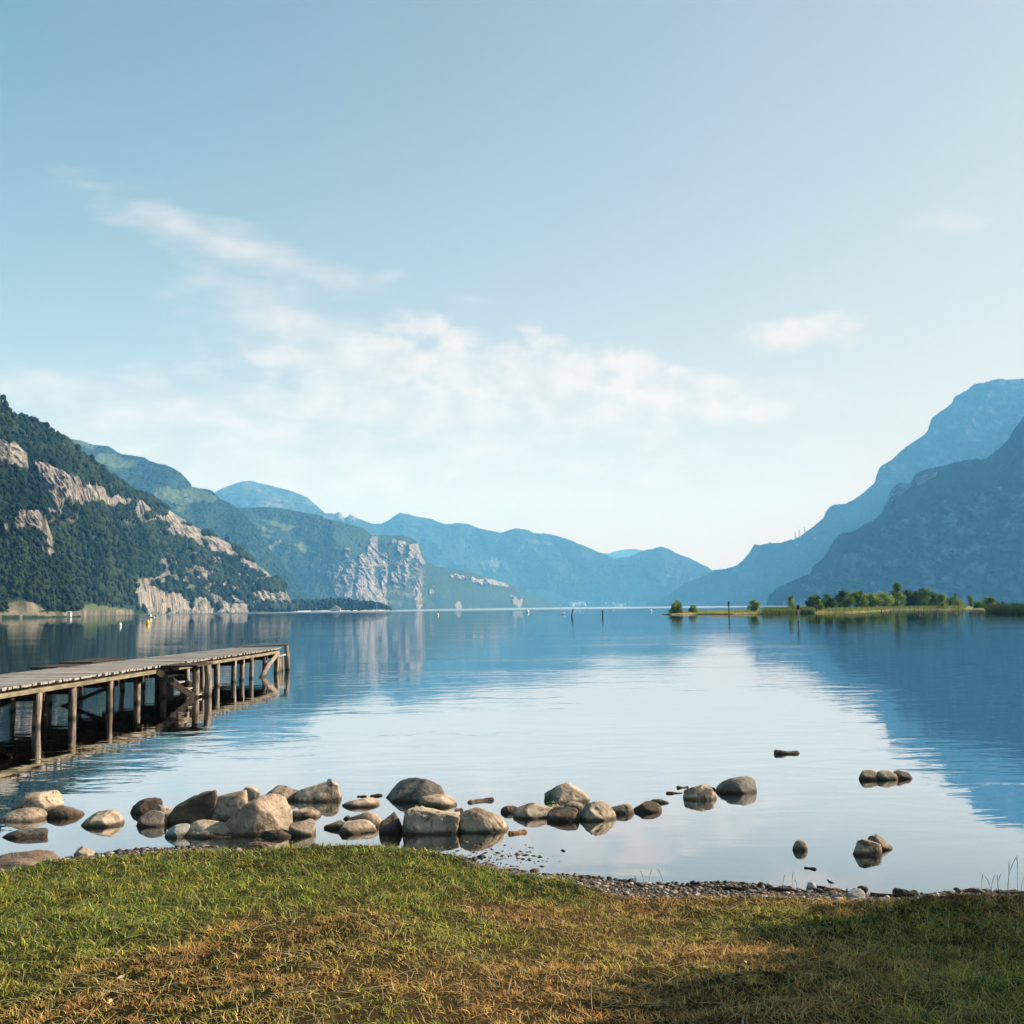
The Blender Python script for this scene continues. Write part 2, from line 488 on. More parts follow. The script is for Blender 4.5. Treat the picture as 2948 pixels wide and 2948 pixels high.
L3 = C1([(900, 700), (1200, 700), (1330, 697), (1400, 697), (1500, 693), (1600, 705), (1700, 725), (1800, 755)]) + \
     C2([(20, 350), (60, 360), (110, 380), (200, 400), (280, 425), (330, 462), (400, 465), (480, 465), (530, 470), (570, 490), (590, 515), (612, 570), (635, 610), (680, 636), (760, 648), (850, 660), (950, 690),
         (1000, 708), (1090, 738), (1150, 765), (1230, 800), (1300, 830), (1400, 862), (1450, 878)])
L4 = C1([(900, 700), (1100, 640), (1200, 608), (1240, 590), (1300, 570), (1340, 552), (1390, 548), (1450, 560), (1520, 580), (1600, 598), (1660, 620), (1710, 640), (1745, 670), (1780, 705), (1815, 730), (1850, 730), (1880, 723), (1900, 727), (1915, 748)]) + \
     C2([(75, 343), (120, 345), (150, 336), (170, 358), (185, 375), (210, 353), (240, 368), (290, 390), (340, 420), (420, 500), (600, 700)])
L5 = C2([(-200, 420), (100, 390), (210, 360), (240, 368), (290, 385), (340, 400), (380, 403), (430, 375), (480, 342), (540, 348), (600, 365), (660, 375), (720, 398), (760, 405), (790, 398), (860, 400), (920, 425), (980, 438), (1020, 445), (1040, 453),
         (1080, 440), (1120, 428), (1190, 432), (1230, 452), (1300, 455), (1370, 470), (1450, 500), (1530, 535), (1600, 562), (1680, 596), (1720, 588), (1760, 580), (1830, 555), (1880, 545)]) + \
     C3([(50, 935), (90, 918), (130, 930), (170, 955), (230, 975), (280, 1000), (330, 1025), (355, 1040), (420, 1075), (520, 1130), (640, 1210)])
L6 = C2([(1400, 600), (1550, 575), (1610, 565), (1650, 565), (1720, 545), (1790, 541), (1840, 550), (1900, 570), (2000, 600), (2100, 640)])
R3 = C3([(20, 1216), (100, 1185), (170, 1140), (230, 1100), (290, 1080), (330, 1060), (360, 1040), (420, 1030), (480, 1015), (510, 990), (540, 955), (565, 910), (600, 910), (690, 900), (760, 885), (800, 870), (840, 840),
         (900, 790), (920, 768), (925, 745), (955, 712), (1030, 703), (1070, 680), (1120, 650), (1176, 595), (1182, 565), (1200, 520), (1270, 475), (1330, 420), (1400, 375), (1440, 340), (1465, 270), (1530, 220), (1568, 195), (1578, 165), (1640, 130),
         (1680, 100), (1730, 90), (1800, 70), (1932, 72), (2100, 60), (2400, 40), (2700, 30)])
R2 = C3([(628, 1214), (640, 1170), (680, 1130), (740, 1100), (800, 1080), (850, 1060), (862, 1020), (930, 960), (960, 900), (1000, 855), (1060, 845), (1100, 820), (1170, 790), (1210, 750), (1238, 680), (1260, 630), (1300, 600), (1355, 598), (1375, 562),
         (1410, 535), (1500, 512), (1560, 500), (1640, 480), (1740, 475), (1800, 430), (1850, 380), (1900, 300), (1932, 260), (2050, 150), (2200, 60), (2450, -20), (2700, -30)])

mountain('pale blue rounded hill farthest away, seen in the dip of the range', L6, [(0, 12800), (4000, 12800)], step=3, nv=60, mat=M_FAR, seed=1, edge=.6)
mountain('long hazy blue mountain range closing the far end of the lake', L5, [(0, 8800), (1500, 8300), (2600, 7600)], step=2.2, nv=160, mat=M_FAR, seed=2, relief=.19, gully=260, trees=22,
         softrock=[(C2([(980, 480), (1060, 480), (1040, 550), (990, 550)]), .5), (C2([(930, 600), (1020, 580), (1035, 660), (950, 670)]), .6)],
         meads=[C2([(1180, 488), (1250, 492), (1360, 510), (1340, 520), (1200, 508)]), C2([(1190, 770), (1340, 785), (1420, 820), (1500, 835), (1480, 850), (1330, 845), (1190, 830)])],
         pales=[C3([(85, 1058), (140, 1075), (185, 1088), (175, 1090), (130, 1080)])])
mountain('rocky pale blue peak rising behind the left hills', L4, [(0, 7600), (4000, 7600)], nv=120, mat=M_FAR, seed=3, relief=.12, gully=220, crag=40,
         softrock=[(C1([(1250, 560), (1400, 545), (1700, 640), (1932, 740), (1932, 900), (1200, 760)]), .55)],
         rocks=[C2([(195, 360), (225, 365), (235, 390), (200, 390)]), C2([(130, 335), (170, 340), (175, 385), (140, 390)])])
mountain('wooded blue promontory with tall white cliffs dropping to the lake', L3, [(450, 4100), (1000, 4200), (1230, 4600), (1700, 6800)],
         step=1.9, nv=260, mat=M_LAND, seed=4, relief=.13, gully=110, crag=30, trees=12, k=1.0, prof=.75,
         rocks=[C2(q) for q in ([(330, 470), (358, 478), (366, 560), (378, 590), (402, 566), (414, 600), (414, 700), (405, 760), (414, 862), (360, 850), (300, 850), (250, 835), (236, 790), (250, 700), (262, 580), (300, 565), (312, 530)],
                                [(470, 503), (514, 508), (502, 560), (490, 600), (470, 570)], [(534, 525), (592, 513), (597, 570), (628, 620), (600, 662), (565, 640), (568, 600), (534, 620)],
                                [(436, 690), (480, 636), (492, 690), (470, 740), (436, 730)], [(568, 740), (602, 730), (607, 882), (578, 882)], [(160, 700), (200, 645), (228, 612), (232, 700), (212, 828), (168, 832), (190, 750)],
                                [(95, 740), (150, 646), (168, 648), (115, 730), (78, 765)], [(183, 548), (212, 543), (206, 602), (178, 607)], [(648, 765), (668, 762), (672, 805), (652, 808)],
                                [(755, 682), (830, 696), (865, 716), (760, 702)], [(878, 706), (940, 722), (947, 742), (890, 728)], [(950, 712), (1010, 708), (1090, 738), (1097, 754), (960, 742)],
                                [(1100, 806), (1122, 812), (1136, 835), (1160, 828), (1182, 802), (1168, 850), (1148, 878), (1128, 855)], [(796, 840), (825, 840), (828, 878), (800, 878)],
                                [(440, 500), (462, 500), (460, 520), (442, 518)], [(500, 640), (530, 600), (540, 700), (510, 760)])],
         softrock=[(C2([(420, 600), (620, 620), (620, 850), (420, 850)]), .7), (C2([(60, 640), (260, 600), (240, 840), (140, 830)]), .55)],
         scrub=[C2([(345, 648), (372, 650), (388, 680), (386, 790), (352, 730)]), C2([(380, 600), (396, 596), (392, 630)])],
         meads=[C1(q) for q in ([(1385, 770), (1440, 795), (1535, 848), (1480, 853), (1400, 822)], [(1425, 762), (1520, 772), (1600, 797), (1655, 805), (1590, 832), (1500, 803)],
                                [(1680, 888), (1772, 955), (1700, 953), (1648, 920)], [(1290, 878), (1385, 930), (1340, 935)], [(1390, 858), (1530, 862), (1500, 880), (1410, 868)])],
         pales=[C1([(1478, 955), (1500, 918), (1562, 882), (1568, 896), (1512, 936), (1486, 968)]), C1([(1640, 908), (1652, 908), (1652, 920), (1640, 922)])])
mountain('blue green hill with sloping meadows and farmhouses behind the cliffy headland', L2, [(0, 3200), (900, 3200)], step=1.9, nv=260, seed=5, relief=.10, gully=90, trees=12,
         meads=[C1(q) for q in ([(868, 572), (920, 590), (1010, 605), (1040, 592), (1070, 580), (1150, 605), (1217, 655), (1190, 677), (1100, 670), (1040, 690), (980, 685), (900, 665), (848, 655), (870, 620)],
                                [(360, 310), (400, 308), (480, 325), (560, 350), (520, 382), (460, 370), (410, 340)], [(560, 400), (640, 400), (700, 440), (780, 430), (760, 470), (700, 480), (640, 500), (590, 500), (520, 440)],
                                [(940, 690), (1080, 700), (1000, 737)])])
mountain('sunlit dark green wooded headland with bands of pale cliff and a hairpin road', L1, [(-100, 700), (230, 800), (330, 1000), (450, 1350), (600, 1520), (850, 1750)], step=1.7, nv=330, seed=6, relief=.12, gully=60, crag=17, trees=0, k=1.15, prof=.8,
         scatter=(11000, 2.4, 5.6, 'forest', 'dark green broadleaf forest covering the sunlit headland slope'),
         rocks=[C1(q) for q in ([(188, 512), (270, 520), (330, 545), (400, 555), (450, 585), (520, 600), (577, 608), (587, 650), (640, 655), (700, 658), (732, 680), (720, 702), (600, 702), (560, 690), (440, 700), (380, 702), (330, 712), (250, 705), (238, 640), (228, 580), (200, 540)],
                                [(738, 690), (780, 670), (838, 710), (838, 738), (790, 752), (742, 745)], [(908, 712), (960, 722), (1010, 748), (1052, 780), (1000, 797), (928, 797)],
                                [(926, 800), (1000, 798), (1092, 808), (1122, 860), (1132, 935), (1080, 905), (1040, 882), (980, 882), (928, 865)],
                                [(1148, 857), (1200, 868), (1272, 898), (1303, 950), (1292, 988), (1230, 962), (1148, 932)],
                                [(1328, 976), (1400, 1005), (1450, 1036), (1500, 1056), (1533, 1088), (1525, 1114), (1440, 1074), (1380, 1062), (1328, 1012)],
                                [(765, 1118), (830, 1138), (900, 1176), (1000, 1186), (1052, 1228), (1062, 1284), (840, 1287), (768, 1242), (752, 1180)], [(1072, 1212), (1142, 1202), (1184, 1260), (1172, 1286), (1072, 1284)],
                                [(1150, 1180), (1190, 1188), (1272, 1228), (1293, 1270), (1220, 1284), (1190, 1240)], [(1288, 1242), (1382, 1238), (1392, 1284), (1288, 1284)],
                                [(1398, 1188), (1460, 1166), (1540, 1186), (1588, 1156), (1617, 1200), (1628, 1252), (1600, 1232), (1560, 1242), (1480, 1224), (1420, 1224)],
                                [(860, 745), (910, 750), (915, 790), (840, 790)], [(260, 700), (300, 690), (330, 730), (270, 760)])],
         softrock=[(C1([(900, 960), (1100, 940), (1300, 985), (1500, 1090), (1625, 1250), (1400, 1250), (1100, 1180), (860, 1150)]), .85), (C1([(860, 780), (1100, 800), (1330, 960), (1300, 1020), (1050, 960), (900, 880)]), .9), (C1([(1100, 950), (1200, 985), (1300, 1005), (1390, 1080), (1300, 1130), (1180, 1070)]), .95), (C1([(560, 690), (900, 700), (920, 830), (640, 800)]), .85), (C1([(230, 690), (460, 690), (430, 800), (260, 800)]), .85),
                   (C1([(1300, 1080), (1500, 1090), (1600, 1180), (1300, 1190)]), .6)],
         meads=[C1([(590, 975), (660, 982), (650, 995), (590, 990)]), C1([(400, 1245), (500, 1235), (700, 1262), (740, 1280), (400, 1284)])],
         pales=[C1([(508, 822), (700, 803), (800, 798), (800, 806), (700, 813), (520, 833)]), C1([(760, 1098), (850, 1098), (925, 1068), (935, 1082), (868, 1112), (1000, 1078), (1090, 1047), (1190, 1060), (1190, 1070), (1060, 1077), (900, 1112), (820, 1134), (776, 1122)]),
                C1([(1050, 1040), (1150, 1037), (1152, 1043), (1050, 1047)]), C1([(0, 1276), (400, 1268), (740, 1268), (750, 1292), (0, 1300)]), C1([(1130, 1160), (1270, 1163), (1270, 1170), (1130, 1168)])])
mountain('dark wooded spur with a pale cliff at the left edge of the lake', L0, [(-200, 560), (120, 600), (233, 690)], step=1.7, nv=330, seed=7, relief=.10, gully=34, crag=7, trees=0, k=1.1, prof=.8,
         scatter=(7000, 2.0, 4.6, 'forest', 'dark green broadleaf forest covering the left spur'),
         rocks=[C1(q) for q in ([(-40, 320), (20, 318), (60, 335), (110, 332), (152, 380), (164, 492), (120, 502), (60, 480), (0, 492), (-40, 480)], [(88, 750), (150, 733), (210, 738), (262, 780), (298, 860), (292, 932), (240, 902), (190, 832), (150, 812), (100, 852), (73, 820)],
                                [(176, 928), (290, 938), (335, 1002), (280, 985)], [(15, 795), (52, 805), (50, 852), (22, 850)], [(140, 860), (220, 900), (250, 950), (170, 900)])],
         pales=[C1([(-20, 1281), (450, 1276), (460, 1300), (-20, 1300)]), C1([(20, 1240), (100, 1216), (180, 1226), (250, 1265), (200, 1282), (40, 1277)])])
mountain('tall hazy blue mountain with a flat shoulder behind the right slope', R3, [(1850, 7400), (2300, 6200), (3400, 5000)], nv=240, mat=M_FAR, seed=8, relief=.16, gully=200, crag=30, trees=18, k=1.0, edge=2.2,
         softrock=[(C3([(1100, 650), (1700, 100), (1932, 80), (1932, 400), (1400, 600)]), .35), (C3([(430, 1060), (600, 920), (560, 1200), (430, 1200)]), .2)],
         pales=[C3([(1780, 300), (1830, 318), (1826, 326), (1790, 312)]), C3([(775, 916), (790, 912), (792, 920), (776, 922)]), C3([(866, 886), (876, 884), (878, 892), (868, 892)])])
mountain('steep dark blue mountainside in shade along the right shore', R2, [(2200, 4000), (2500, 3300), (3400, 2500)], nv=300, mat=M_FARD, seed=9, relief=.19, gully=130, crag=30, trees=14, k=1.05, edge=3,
         softrock=[(C3([(700, 1220), (860, 1080), (1000, 980), (1250, 830), (1500, 740), (1700, 670), (1932, 560), (2300, 500), (2700, 1220)]), .95)],
         rocks=[C3([(1218, 725), (1250, 650), (1300, 612), (1370, 602), (1345, 650), (1262, 712)]), C3([(1378, 605), (1420, 562), (1500, 560), (1400, 640)])],
         pales=[C3([(1758, 1078), (1772, 1078), (1778, 1090), (1760, 1088)])])

# ------------------------------------------------------------------ the bank, the shore and the lake bed
gx = [(-900, 2560), (-300, 2540), (0, 2512), (130, 2484), (300, 2468), (450, 2454), (560, 2448), (700, 2442), (850, 2435), (1000, 2428), (1150, 2430), (1250, 2444), (1330, 2470), (1380, 2494), (1450, 2513), (1550, 2523), (1650, 2543), (1720, 2562),
      (1800, 2582), (2000, 2580), (2200, 2582), (2400, 2592), (2600, 2590), (2720, 2578), (2830, 2570), (2948, 2578), (3300, 2590), (4000, 2600)]
gh = {-900: .30, 0: .22, 450: .30, 850: .36, 1150: .36, 1330: .28, 1550: .24, 1800: .13, 2400: .12, 2700: .17, 4000: .2}
wx = [(-900, 2480), (-300, 2485), (0, 2484), (150, 2474), (400, 2449), (560, 2444), (700, 2456), (1000, 2452), (1200, 2454), (1300, 2470), (1450, 2502), (1600, 2518), (1700, 2528), (1900, 2545), (2150, 2547), (2300, 2555), (2500, 2574), (2650, 2580), (2800, 2566), (2948, 2572), (3300, 2590), (4000, 2600)]
_gh = np.interp([q[0] for q in gx], list(gh.keys()), list(gh.values()))
GE = np.array([at_z(q[0], q[1] + (12 if 600 < q[0] < 1300 else 1), h) for q, h in zip(gx, _gh)])
WE = np.array([at_z(q[0], q[1], 0.0) for q in wx])
def shoreY(X): return np.interp(X, WE[:, 0], WE[:, 1])
def lipY(X): return np.interp(X, GE[:, 0], GE[:, 1])
def lipH(X): return np.interp(X, GE[:, 0], _gh)
def ground(X, Y):
    X = np.asarray(X, float); Y = np.asarray(Y, float)
    Sx, Lx, Hx = shoreY(X), lipY(X), lipH(X)
    Lx = np.minimum(Lx, Sx - .25)
    top = Hx + (0.6 - Hx) * sstep((Lx - Y) / 5.0, 0, 1)
    u = np.clip((Y - Lx) / (Sx - Lx), 0, 1)
    bank = Hx - .04 * sstep(u, 0, .15) - (Hx - .04) * u ** .9
    dd = np.maximum(Y - Sx, 0)
    bed = -0.10 * dd - .004 * dd ** 1.6
    bed = np.maximum(bed, -30)
    z = np.where(Y < Lx, top, np.where(Y < Sx, bank, bed))
    n = fbm(np.stack([X * 1.1, Y * 1.1, X * 0], -1), 4, .55)
    n2 = fbm(np.stack([X * .35, Y * .35, X * 0 + 4], -1), 2, .5)
    n4 = fbm(np.stack([X * 4.2, Y * 4.2, X * 0 + 8], -1), 3, .55)
    n2 = n2 + np.where(dd > 0, 0, .45 * n4)
    return z + n * np.where(dd > 0, .035, .030) + n2 * np.where(dd > 0, .02, .035)
def axis(lo, hi, fine_lo, fine_hi, fine, grow=1.18):
    a = list(np.arange(fine_lo, fine_hi, fine)); s_ = fine
    x = fine_hi
    while x < hi: a.append(x); s_ *= grow; x += s_
    a.append(hi); x = fine_lo; s_ = fine
    b = []
    while x > lo: s_ *= grow; x -= s_; b.append(max(x, lo))
    return np.array(b[::-1] + a)
ax = axis(-5600, 5600, -9, 9, .05); ay = axis(-900, 14900, 2.5, 13, .04)
GX, GY = np.meshgrid(ax, ay, indexing='ij')
GZ = ground(GX, GY)
far_side = (np.abs(GX) > 4500) | (GY < -3000)
m, t, out = mat_new('bank earth')
p = geop(t)
sp_ = t.new('ShaderNodeSeparateXYZ'); t.put(sp_.inputs[0], p)
zz = sp_.outputs[2]
soil = t.mix(t.noise(p, 2.2, 5, .6), (0.020, 0.015, 0.009), (0.060, 0.042, 0.022))
soil = t.mix(t.sstep(t.noise(p, .6, 4, .5), .45, .6), soil, (0.012, 0.016, 0.008))
vor = t.new('ShaderNodeTexVoronoi'); t.put(vor.inputs['Vector'], p); vor.inputs['Scale'].default_value = 60
grav = t.mix(t.sstep(vor.outputs['Color'], .1, .9), (0.035, 0.028, 0.022), (0.14, 0.12, 0.10))
a_ = t.attr('shore')
c = t.mix(a_, soil, grav)
silt = t.mix(t.noise(p, .9, 5, .6), (0.030, 0.031, 0.024), (0.07, 0.062, 0.045))
c = t.mix(t.sstep(zz, -0.02, -0.25), c, silt)
c = t.mix(t.sstep(zz, -0.15, -1.0), c, (0.012, 0.022, 0.02))  # deep bed goes dark in place of light absorbed by the water
hh = t.math('MULTIPLY', t.math('SUBTRACT', 1, vor.outputs['Distance']), a_)
principled(t, out, c, .95, .0, bump(t, t.math('ADD', hh, t.noise(p, 30, 4, .6)), .6, .02))
shore_a = sstep(GY - (np.minimum(lipY(GX), shoreY(GX) - .25) - .03), 0, .06)
g_o = link_mesh('ground', np.stack([GX, GY, GZ], -1).reshape(-1, 3), grid_faces(len(ax), len(ay)), m, cols={'shore': shore_a.reshape(-1)})
tag(g_o, 'earthy grass bank, stony shore and lake bed', kind='structure')

# water
m, t, out = mat_new('lake water')
p = geop(t)
sy = t.new('ShaderNodeSeparateXYZ'); t.put(sy.inputs[0], p); Yp = sy.outputs[1]
far_ = t.math('MULTIPLY', t.sstep(Yp, 420.0, 1500.0), t.sstep(sy.outputs[0], 430.0, 230.0))
pm1 = t.mapping(p, (0.55, 1.0, 1))
b1 = t.noise(pm1, 1.3, 3, .5, dist=.6)
b2 = t.noise(t.mapping(p, (.5, 1, 1), rot=(0, 0, .25)), 5.0, 3, .5, dist=.4)
b3 = t.noise(t.mapping(p, (.6, 1, 1)), 0.16, 3, .5)
patch = t.sstep(t.noise(t.mapping(p, (.35, 1, 1)), .10, 3, .55), .40, .66)
calm = t.sstep(Yp, 8.5, 16.0, .25, 1.0)
hgt = t.math('ADD', t.math('MULTIPLY', b1, .011), t.math('MULTIPLY', b2, .0014))
hgt = t.math('MULTIPLY', hgt, t.math('ADD', .35, t.math('MULTIPLY', patch, .9)))
hgt = t.math('MULTIPLY', hgt, calm)
bm_ = t.new('ShaderNodeBump'); bm_.inputs['Strength'].default_value = 1.0; bm_.inputs['Distance'].default_value = 1.0
t.put(bm_.inputs['Height'], hgt)
gl = t.new('ShaderNodeBsdfAnisotropic'); t.put(gl.inputs['Normal'], bm_.outputs[0])
t.put(gl.inputs['Color'], (0.81, 0.83, 0.85, 1)); t.put(gl.inputs['Roughness'], t.math('ADD', .012, t.math('MULTIPLY', far_, .20)))
tr = t.new('ShaderNodeBsdfTransparent'); t.put(tr.inputs[0], (.62, .78, .76, 1))
fr = t.new('ShaderNodeFresnel'); fr.inputs[0].default_value = 1.33; t.put(fr.inputs['Normal'], bm_.outputs[0])
fac = t.sstep(fr.outputs[0], -.06, .45, .10, 1.0)
mx = t.new('ShaderNodeMixShader'); t.put(mx.inputs[0], fac); t.l.new(tr.outputs[0], mx.inputs[1]); t.l.new(gl.outputs[0], mx.inputs[2])
t.l.new(mx.outputs[0], out.inputs[0])
wax = axis(-5500, 5500, -60, 60, 6, 1.4); way = axis(6.0, 14800, 6.0, 60, 2, 1.4)
way = way[way >= 6.0]
WX, WY = np.meshgrid(wax, way, indexing='ij')
wo = link_mesh('water', np.stack([WX, WY, WX * 0], -1).reshape(-1, 3), grid_faces(len(wax), len(way)), m)
tag(wo, 'calm lake water mirroring the sky and mountains', kind='structure')

# haze
m, t, out = mat_new('haze')
pv = t.new('ShaderNodeVolumePrincipled')
pv.inputs['Color'].default_value = (0.112, 0.375, 0.77, 1)
pv.inputs['Absorption Color'].default_value = (1, 1, 1, 1)
pv.inputs['Density'].default_value = 1.32e-4
pv.inputs['Anisotropy'].default_value = 0.0
t.l.new(pv.outputs[0], out.inputs['Volume'])
zt = max((max((q[2] for q in o.bound_box), default=0)) for o in bpy.data.objects if o.name.startswith('hill')) + 12
zb = min(q[2] for q in g_o.bound_box) - 1.2
print('haze top', zt)
hb = MB(); hb.box((0, 7050, (zt + zb) / 2), (11500, 16300, zt - zb))
hz_o = hb.build('haze', m); tag(hz_o, 'thin blue summer haze over the lake', kind='stuff')

# ------------------------------------------------------------------ rocks
def mat_rock(name, c1, c2, stain=(0.05, 0.038, 0.028), sc=1.0, wet=True):
    m, t, out = mat_new(name)
    o_ = objc(t); p = geop(t)
    oi = t.new('ShaderNodeObjectInfo').outputs['Random']
    off = t.new('ShaderNodeVectorMath', operation='ADD'); t.put(off.inputs[0], o_)
    cb = t.new('ShaderNodeCombineXYZ'); t.put(cb.inputs[0], t.math('MULTIPLY', oi, 40)); t.put(off.inputs[1], cb.outputs[0])
    v = off.outputs[0]
    n1 = t.noise(v, 3 * sc, 8, .68); n2 = t.noise(v, 22 * sc, 6, .7); n3 = t.noise(v, 7 * sc, 4, .6, dist=1.0)
    c = t.mix(t.sstep(n1, .35, .66), c1, c2)
    c = t.mix(t.math('MULTIPLY', t.sstep(n2, .52, .70), .5), c, stain)
    c = t.mix(t.math('MULTIPLY', t.sstep(n3, .54, .68), .75), c, stain)
    c = t.mix(1.0, c, t.mix(oi, (.85, .85, .87, 1), (1.12, 1.06, 1.0, 1)), 'MULTIPLY')
    if wet:
        s_ = t.new('ShaderNodeSeparateXYZ'); t.put(s_.inputs[0], p)
        zn = t.math('ADD', s_.outputs[2], t.math('MULTIPLY', t.math('SUBTRACT', n1, .5), .05))
        c = t.mix(t.math('MULTIPLY', t.sstep(zn, .050, .012), .85), c, (0.030, 0.020, 0.012))
    vr = t.new('ShaderNodeTexVoronoi'); vr.feature = 'DISTANCE_TO_EDGE'; t.put(vr.inputs['Vector'], v); vr.inputs['Scale'].default_value = 4 * sc
    crk = t.sstep(vr.outputs['Distance'], 0.0, .035)
    h = t.math('ADD', t.math('ADD', t.math('MULTIPLY', n2, .5), n3), t.math('MULTIPLY', crk, .03))
    principled(t, out, c, .82, .25, bump(t, h, .7, .03))
    return m
M_ROCK = mat_rock('beige boulder', (0.17, 0.130, 0.095), (0.46, 0.375, 0.285))
M_ROCKD = mat_rock('brown boulder', (0.055, 0.040, 0.030), (0.17, 0.128, 0.098))
M_ROCKG = mat_rock('grey boulder', (0.09, 0.08, 0.07), (0.23, 0.20, 0.175))
M_ROCKR = mat_rock('reddish slab', (0.13, 0.09, 0.065), (0.24, 0.18, 0.14), wet=False)
M_WHITE = mat_rock('white quartz', (0.28, 0.28, 0.27), (0.50, 0.50, 0.48), stain=(0.05, 0.06, 0.055), sc=.8)

def rock(label, x0, x1, yt, yb, mat=None, peak=.5, box=2.45, planes=4, seed=0, depth=.75, sub=5, rough=.06, rot=0.0, base=0.0, lean=0.0, cat='rock', name='rock', group=None, ridge=0.0):
    """a boulder whose foot meets the water (or the ground at height base) at photo row yb, whose crest reaches row yt"""
    rg = np.random.default_rng(seed + 1000)
    cx = (x0 + x1) / 2
    fr_ = at_z(cx, yb, base)
    wd = (x1 - x0) / F * fr_[1] * 1.02
    d = wd * depth
    Yc = fr_[1] + d * .42
    wd *= Yc / fr_[1]
    top = at_y(cx, yt, Yc)[2] - base
    top = max(top, .012) * 1.03
    sink = max(.5 * top, .05)
    Xc = at_y(cx, yb, Yc)[0]
    V, Fc = ICO[sub]; V = V.copy()
    sgn = np.sign(V); V = sgn * np.abs(V) ** (2.0 / box)
    for _ in range(planes + 1):
        n = rg.normal(size=3); n[2] = abs(n[2]) + .5; n /= np.linalg.norm(n)
        dd = rg.uniform(.66, .9)
        k = V @ n - dd
        V = V - np.outer(np.maximum(k, 0) * .88, n)
    q = V * 1.3 + rg.uniform(0, 50, 3)
    V = V * (1 + rough * 1.6 * fbm(q, 3, .5)[:, None] + rough * .6 * fbm(q * 3.4, 4, .62, ridged=True)[:, None])
    V[:, :2] /= np.abs(V[:, :2]).max(0)
    zmx = V[:, 2].max()
    V[:, 2] = np.where(V[:, 2] > 0, V[:, 2] / zmx, V[:, 2])
    zz = np.clip(V[:, 2], 0, 1)
    X = V[:, 0] * wd / 2
    # skew the crest sideways: slides points in proportion to height, the width is kept
    sh = (peak - .5) * wd * .8
    X = X * (1 - .35 * abs(peak - .5) * 2 * zz) + sh * zz ** 1.3
    if lean: X = X + lean * wd * zz
    Yv = V[:, 1] * d / 2 + .12 * d * zz
    Zv = np.where(V[:, 2] > 0, V[:, 2] * top, V[:, 2] * sink)
    if ridge: Zv = Zv * (1 - ridge * np.clip(np.abs(X / (wd / 2)), 0, 1))
    if rot:
        pass
    X = X - (X.max() + X.min()) / 2
    P = np.stack([X, Yv, Zv], 1)
    o = link_mesh(name, P, Fc, mat or M_ROCK, smooth=True)
    o.location = (Xc, Yc, base)
    return tag(o, label, cat, group)

c5 = lambda x, y: (x / 1.932, 2200 + y / 1.932)
c6 = lambda x, y: (800 + x / 2.76, 2150 + y / 2.76)
c7 = lambda x, y: (1400 + x / 2.415, 2150 + y / 2.415)
c8 = lambda x, y: (2148 + x / 2.415, 2100 + y / 2.415)
def rk_(fn, label, x0, x1, yt, yb, **kw):
    a = fn(x0, yt); b = fn(x1, yb)
    return rock(label, a[0], b[0], a[1], b[1], **kw)
rk_(c5, 'flat pale boulder with a rough crack, back one of the stack at the far left', 50, 340, 160, 262, seed=1, peak=.6, box=2.6)
rk_(c5, 'smooth pale oval boulder in front of the left stack, mirrored in the water', 8, 246, 248, 322, seed=2, box=2.8, peak=.5)
rk_(c5, 'dark brown rounded boulder on the right side of the left stack', 252, 463, 230, 298, seed=3, mat=M_ROCKD, peak=.4)
rk_(c5, 'low narrow slab lying in the water before the left stack', 20, 260, 362, 412, seed=4, peak=.75, depth=.45, mat=M_ROCKG)
rk_(c5, 'small mottled boulder standing alone between the two left groups', 443, 686, 262, 350, seed=5, peak=.58, planes=7)
rk_(c5, 'angular dark boulder topping the left end of the big cluster', 730, 902, 193, 275, seed=6, peak=.6, planes=8, mat=M_ROCKD)
rk_(c5, 'low tan boulder tucked behind the round dark one', 850, 966, 230, 292, seed=7, peak=.45)
rk_(c5, 'round dark boulder at the front left of the big cluster', 764, 930, 262, 348, seed=8, box=2.2, mat=M_ROCKG, planes=2)
rk_(c5, 'long dark grey boulder sloping up to the right inside the big cluster', 930, 1200, 150, 335, seed=9, peak=.85, mat=M_ROCKD, depth=.6)
rk_(c5, 'small pale boulder peeping out behind the long tan slab', 1340, 1470, 128, 235, seed=110, peak=.5)
rk_(c5, 'large long tan slab sloping up to the right in the big cluster', 1050, 1430, 145, 325, seed=11, peak=.74, box=2.8, depth=.55, planes=3)
rk_(c5, 'biggest tan boulder with a sunlit rounded right end in the big cluster', 1210, 1612, 182, 395, seed=12, peak=.72, box=2.6, depth=.55, planes=4)
rk_(c5, 'squat flat topped boulder at the front of the big cluster', 1040, 1330, 320, 408, seed=13, box=4.0, depth=.5, planes=3)
rk_(c5, 'white and black glossy quartz stone lying in front of the big cluster', 918, 1066, 336, 408, seed=14, mat=M_WHITE, box=2.6, peak=.65, planes=2)
rk_(c5, 'low dark ledge at the foot of the biggest boulder', 1440, 1618, 368, 412, seed=15, mat=M_ROCKD, depth=.5)
rk_(c5, 'small blocky boulder with a flat sunlit face right of the big cluster', 1612, 1753, 315, 400, seed=16, box=5.0, planes=2)
rk_(c5, 'rounded tan boulder behind, left of the one with a pebble on top', 1468, 1672, 119, 208, seed=17, peak=.5)
rk_(c5, 'large round boulder with brown weed at its waterline and a pebble on top', 1638, 1912, 95, 210, seed=18, peak=.55)
rk_(c5, 'small egg shaped stone in open water beside the blocky boulder', 1622, 1786, 248, 300, seed=19, peak=.35, planes=2)
rk_(c6, 'low oval stone lying flat between the two back boulders', 515, 804, 410, 480, seed=20, peak=.6, planes=3)
rk_(c6, 'largest dark domed boulder at the back of the middle group', 842, 1322, 256, 438, seed=21, peak=.62, mat=M_ROCKG, planes=3)
rk_(c6, 'tan boulder leaning against the right foot of the dark dome', 1125, 1422, 384, 482, seed=22, peak=.42)
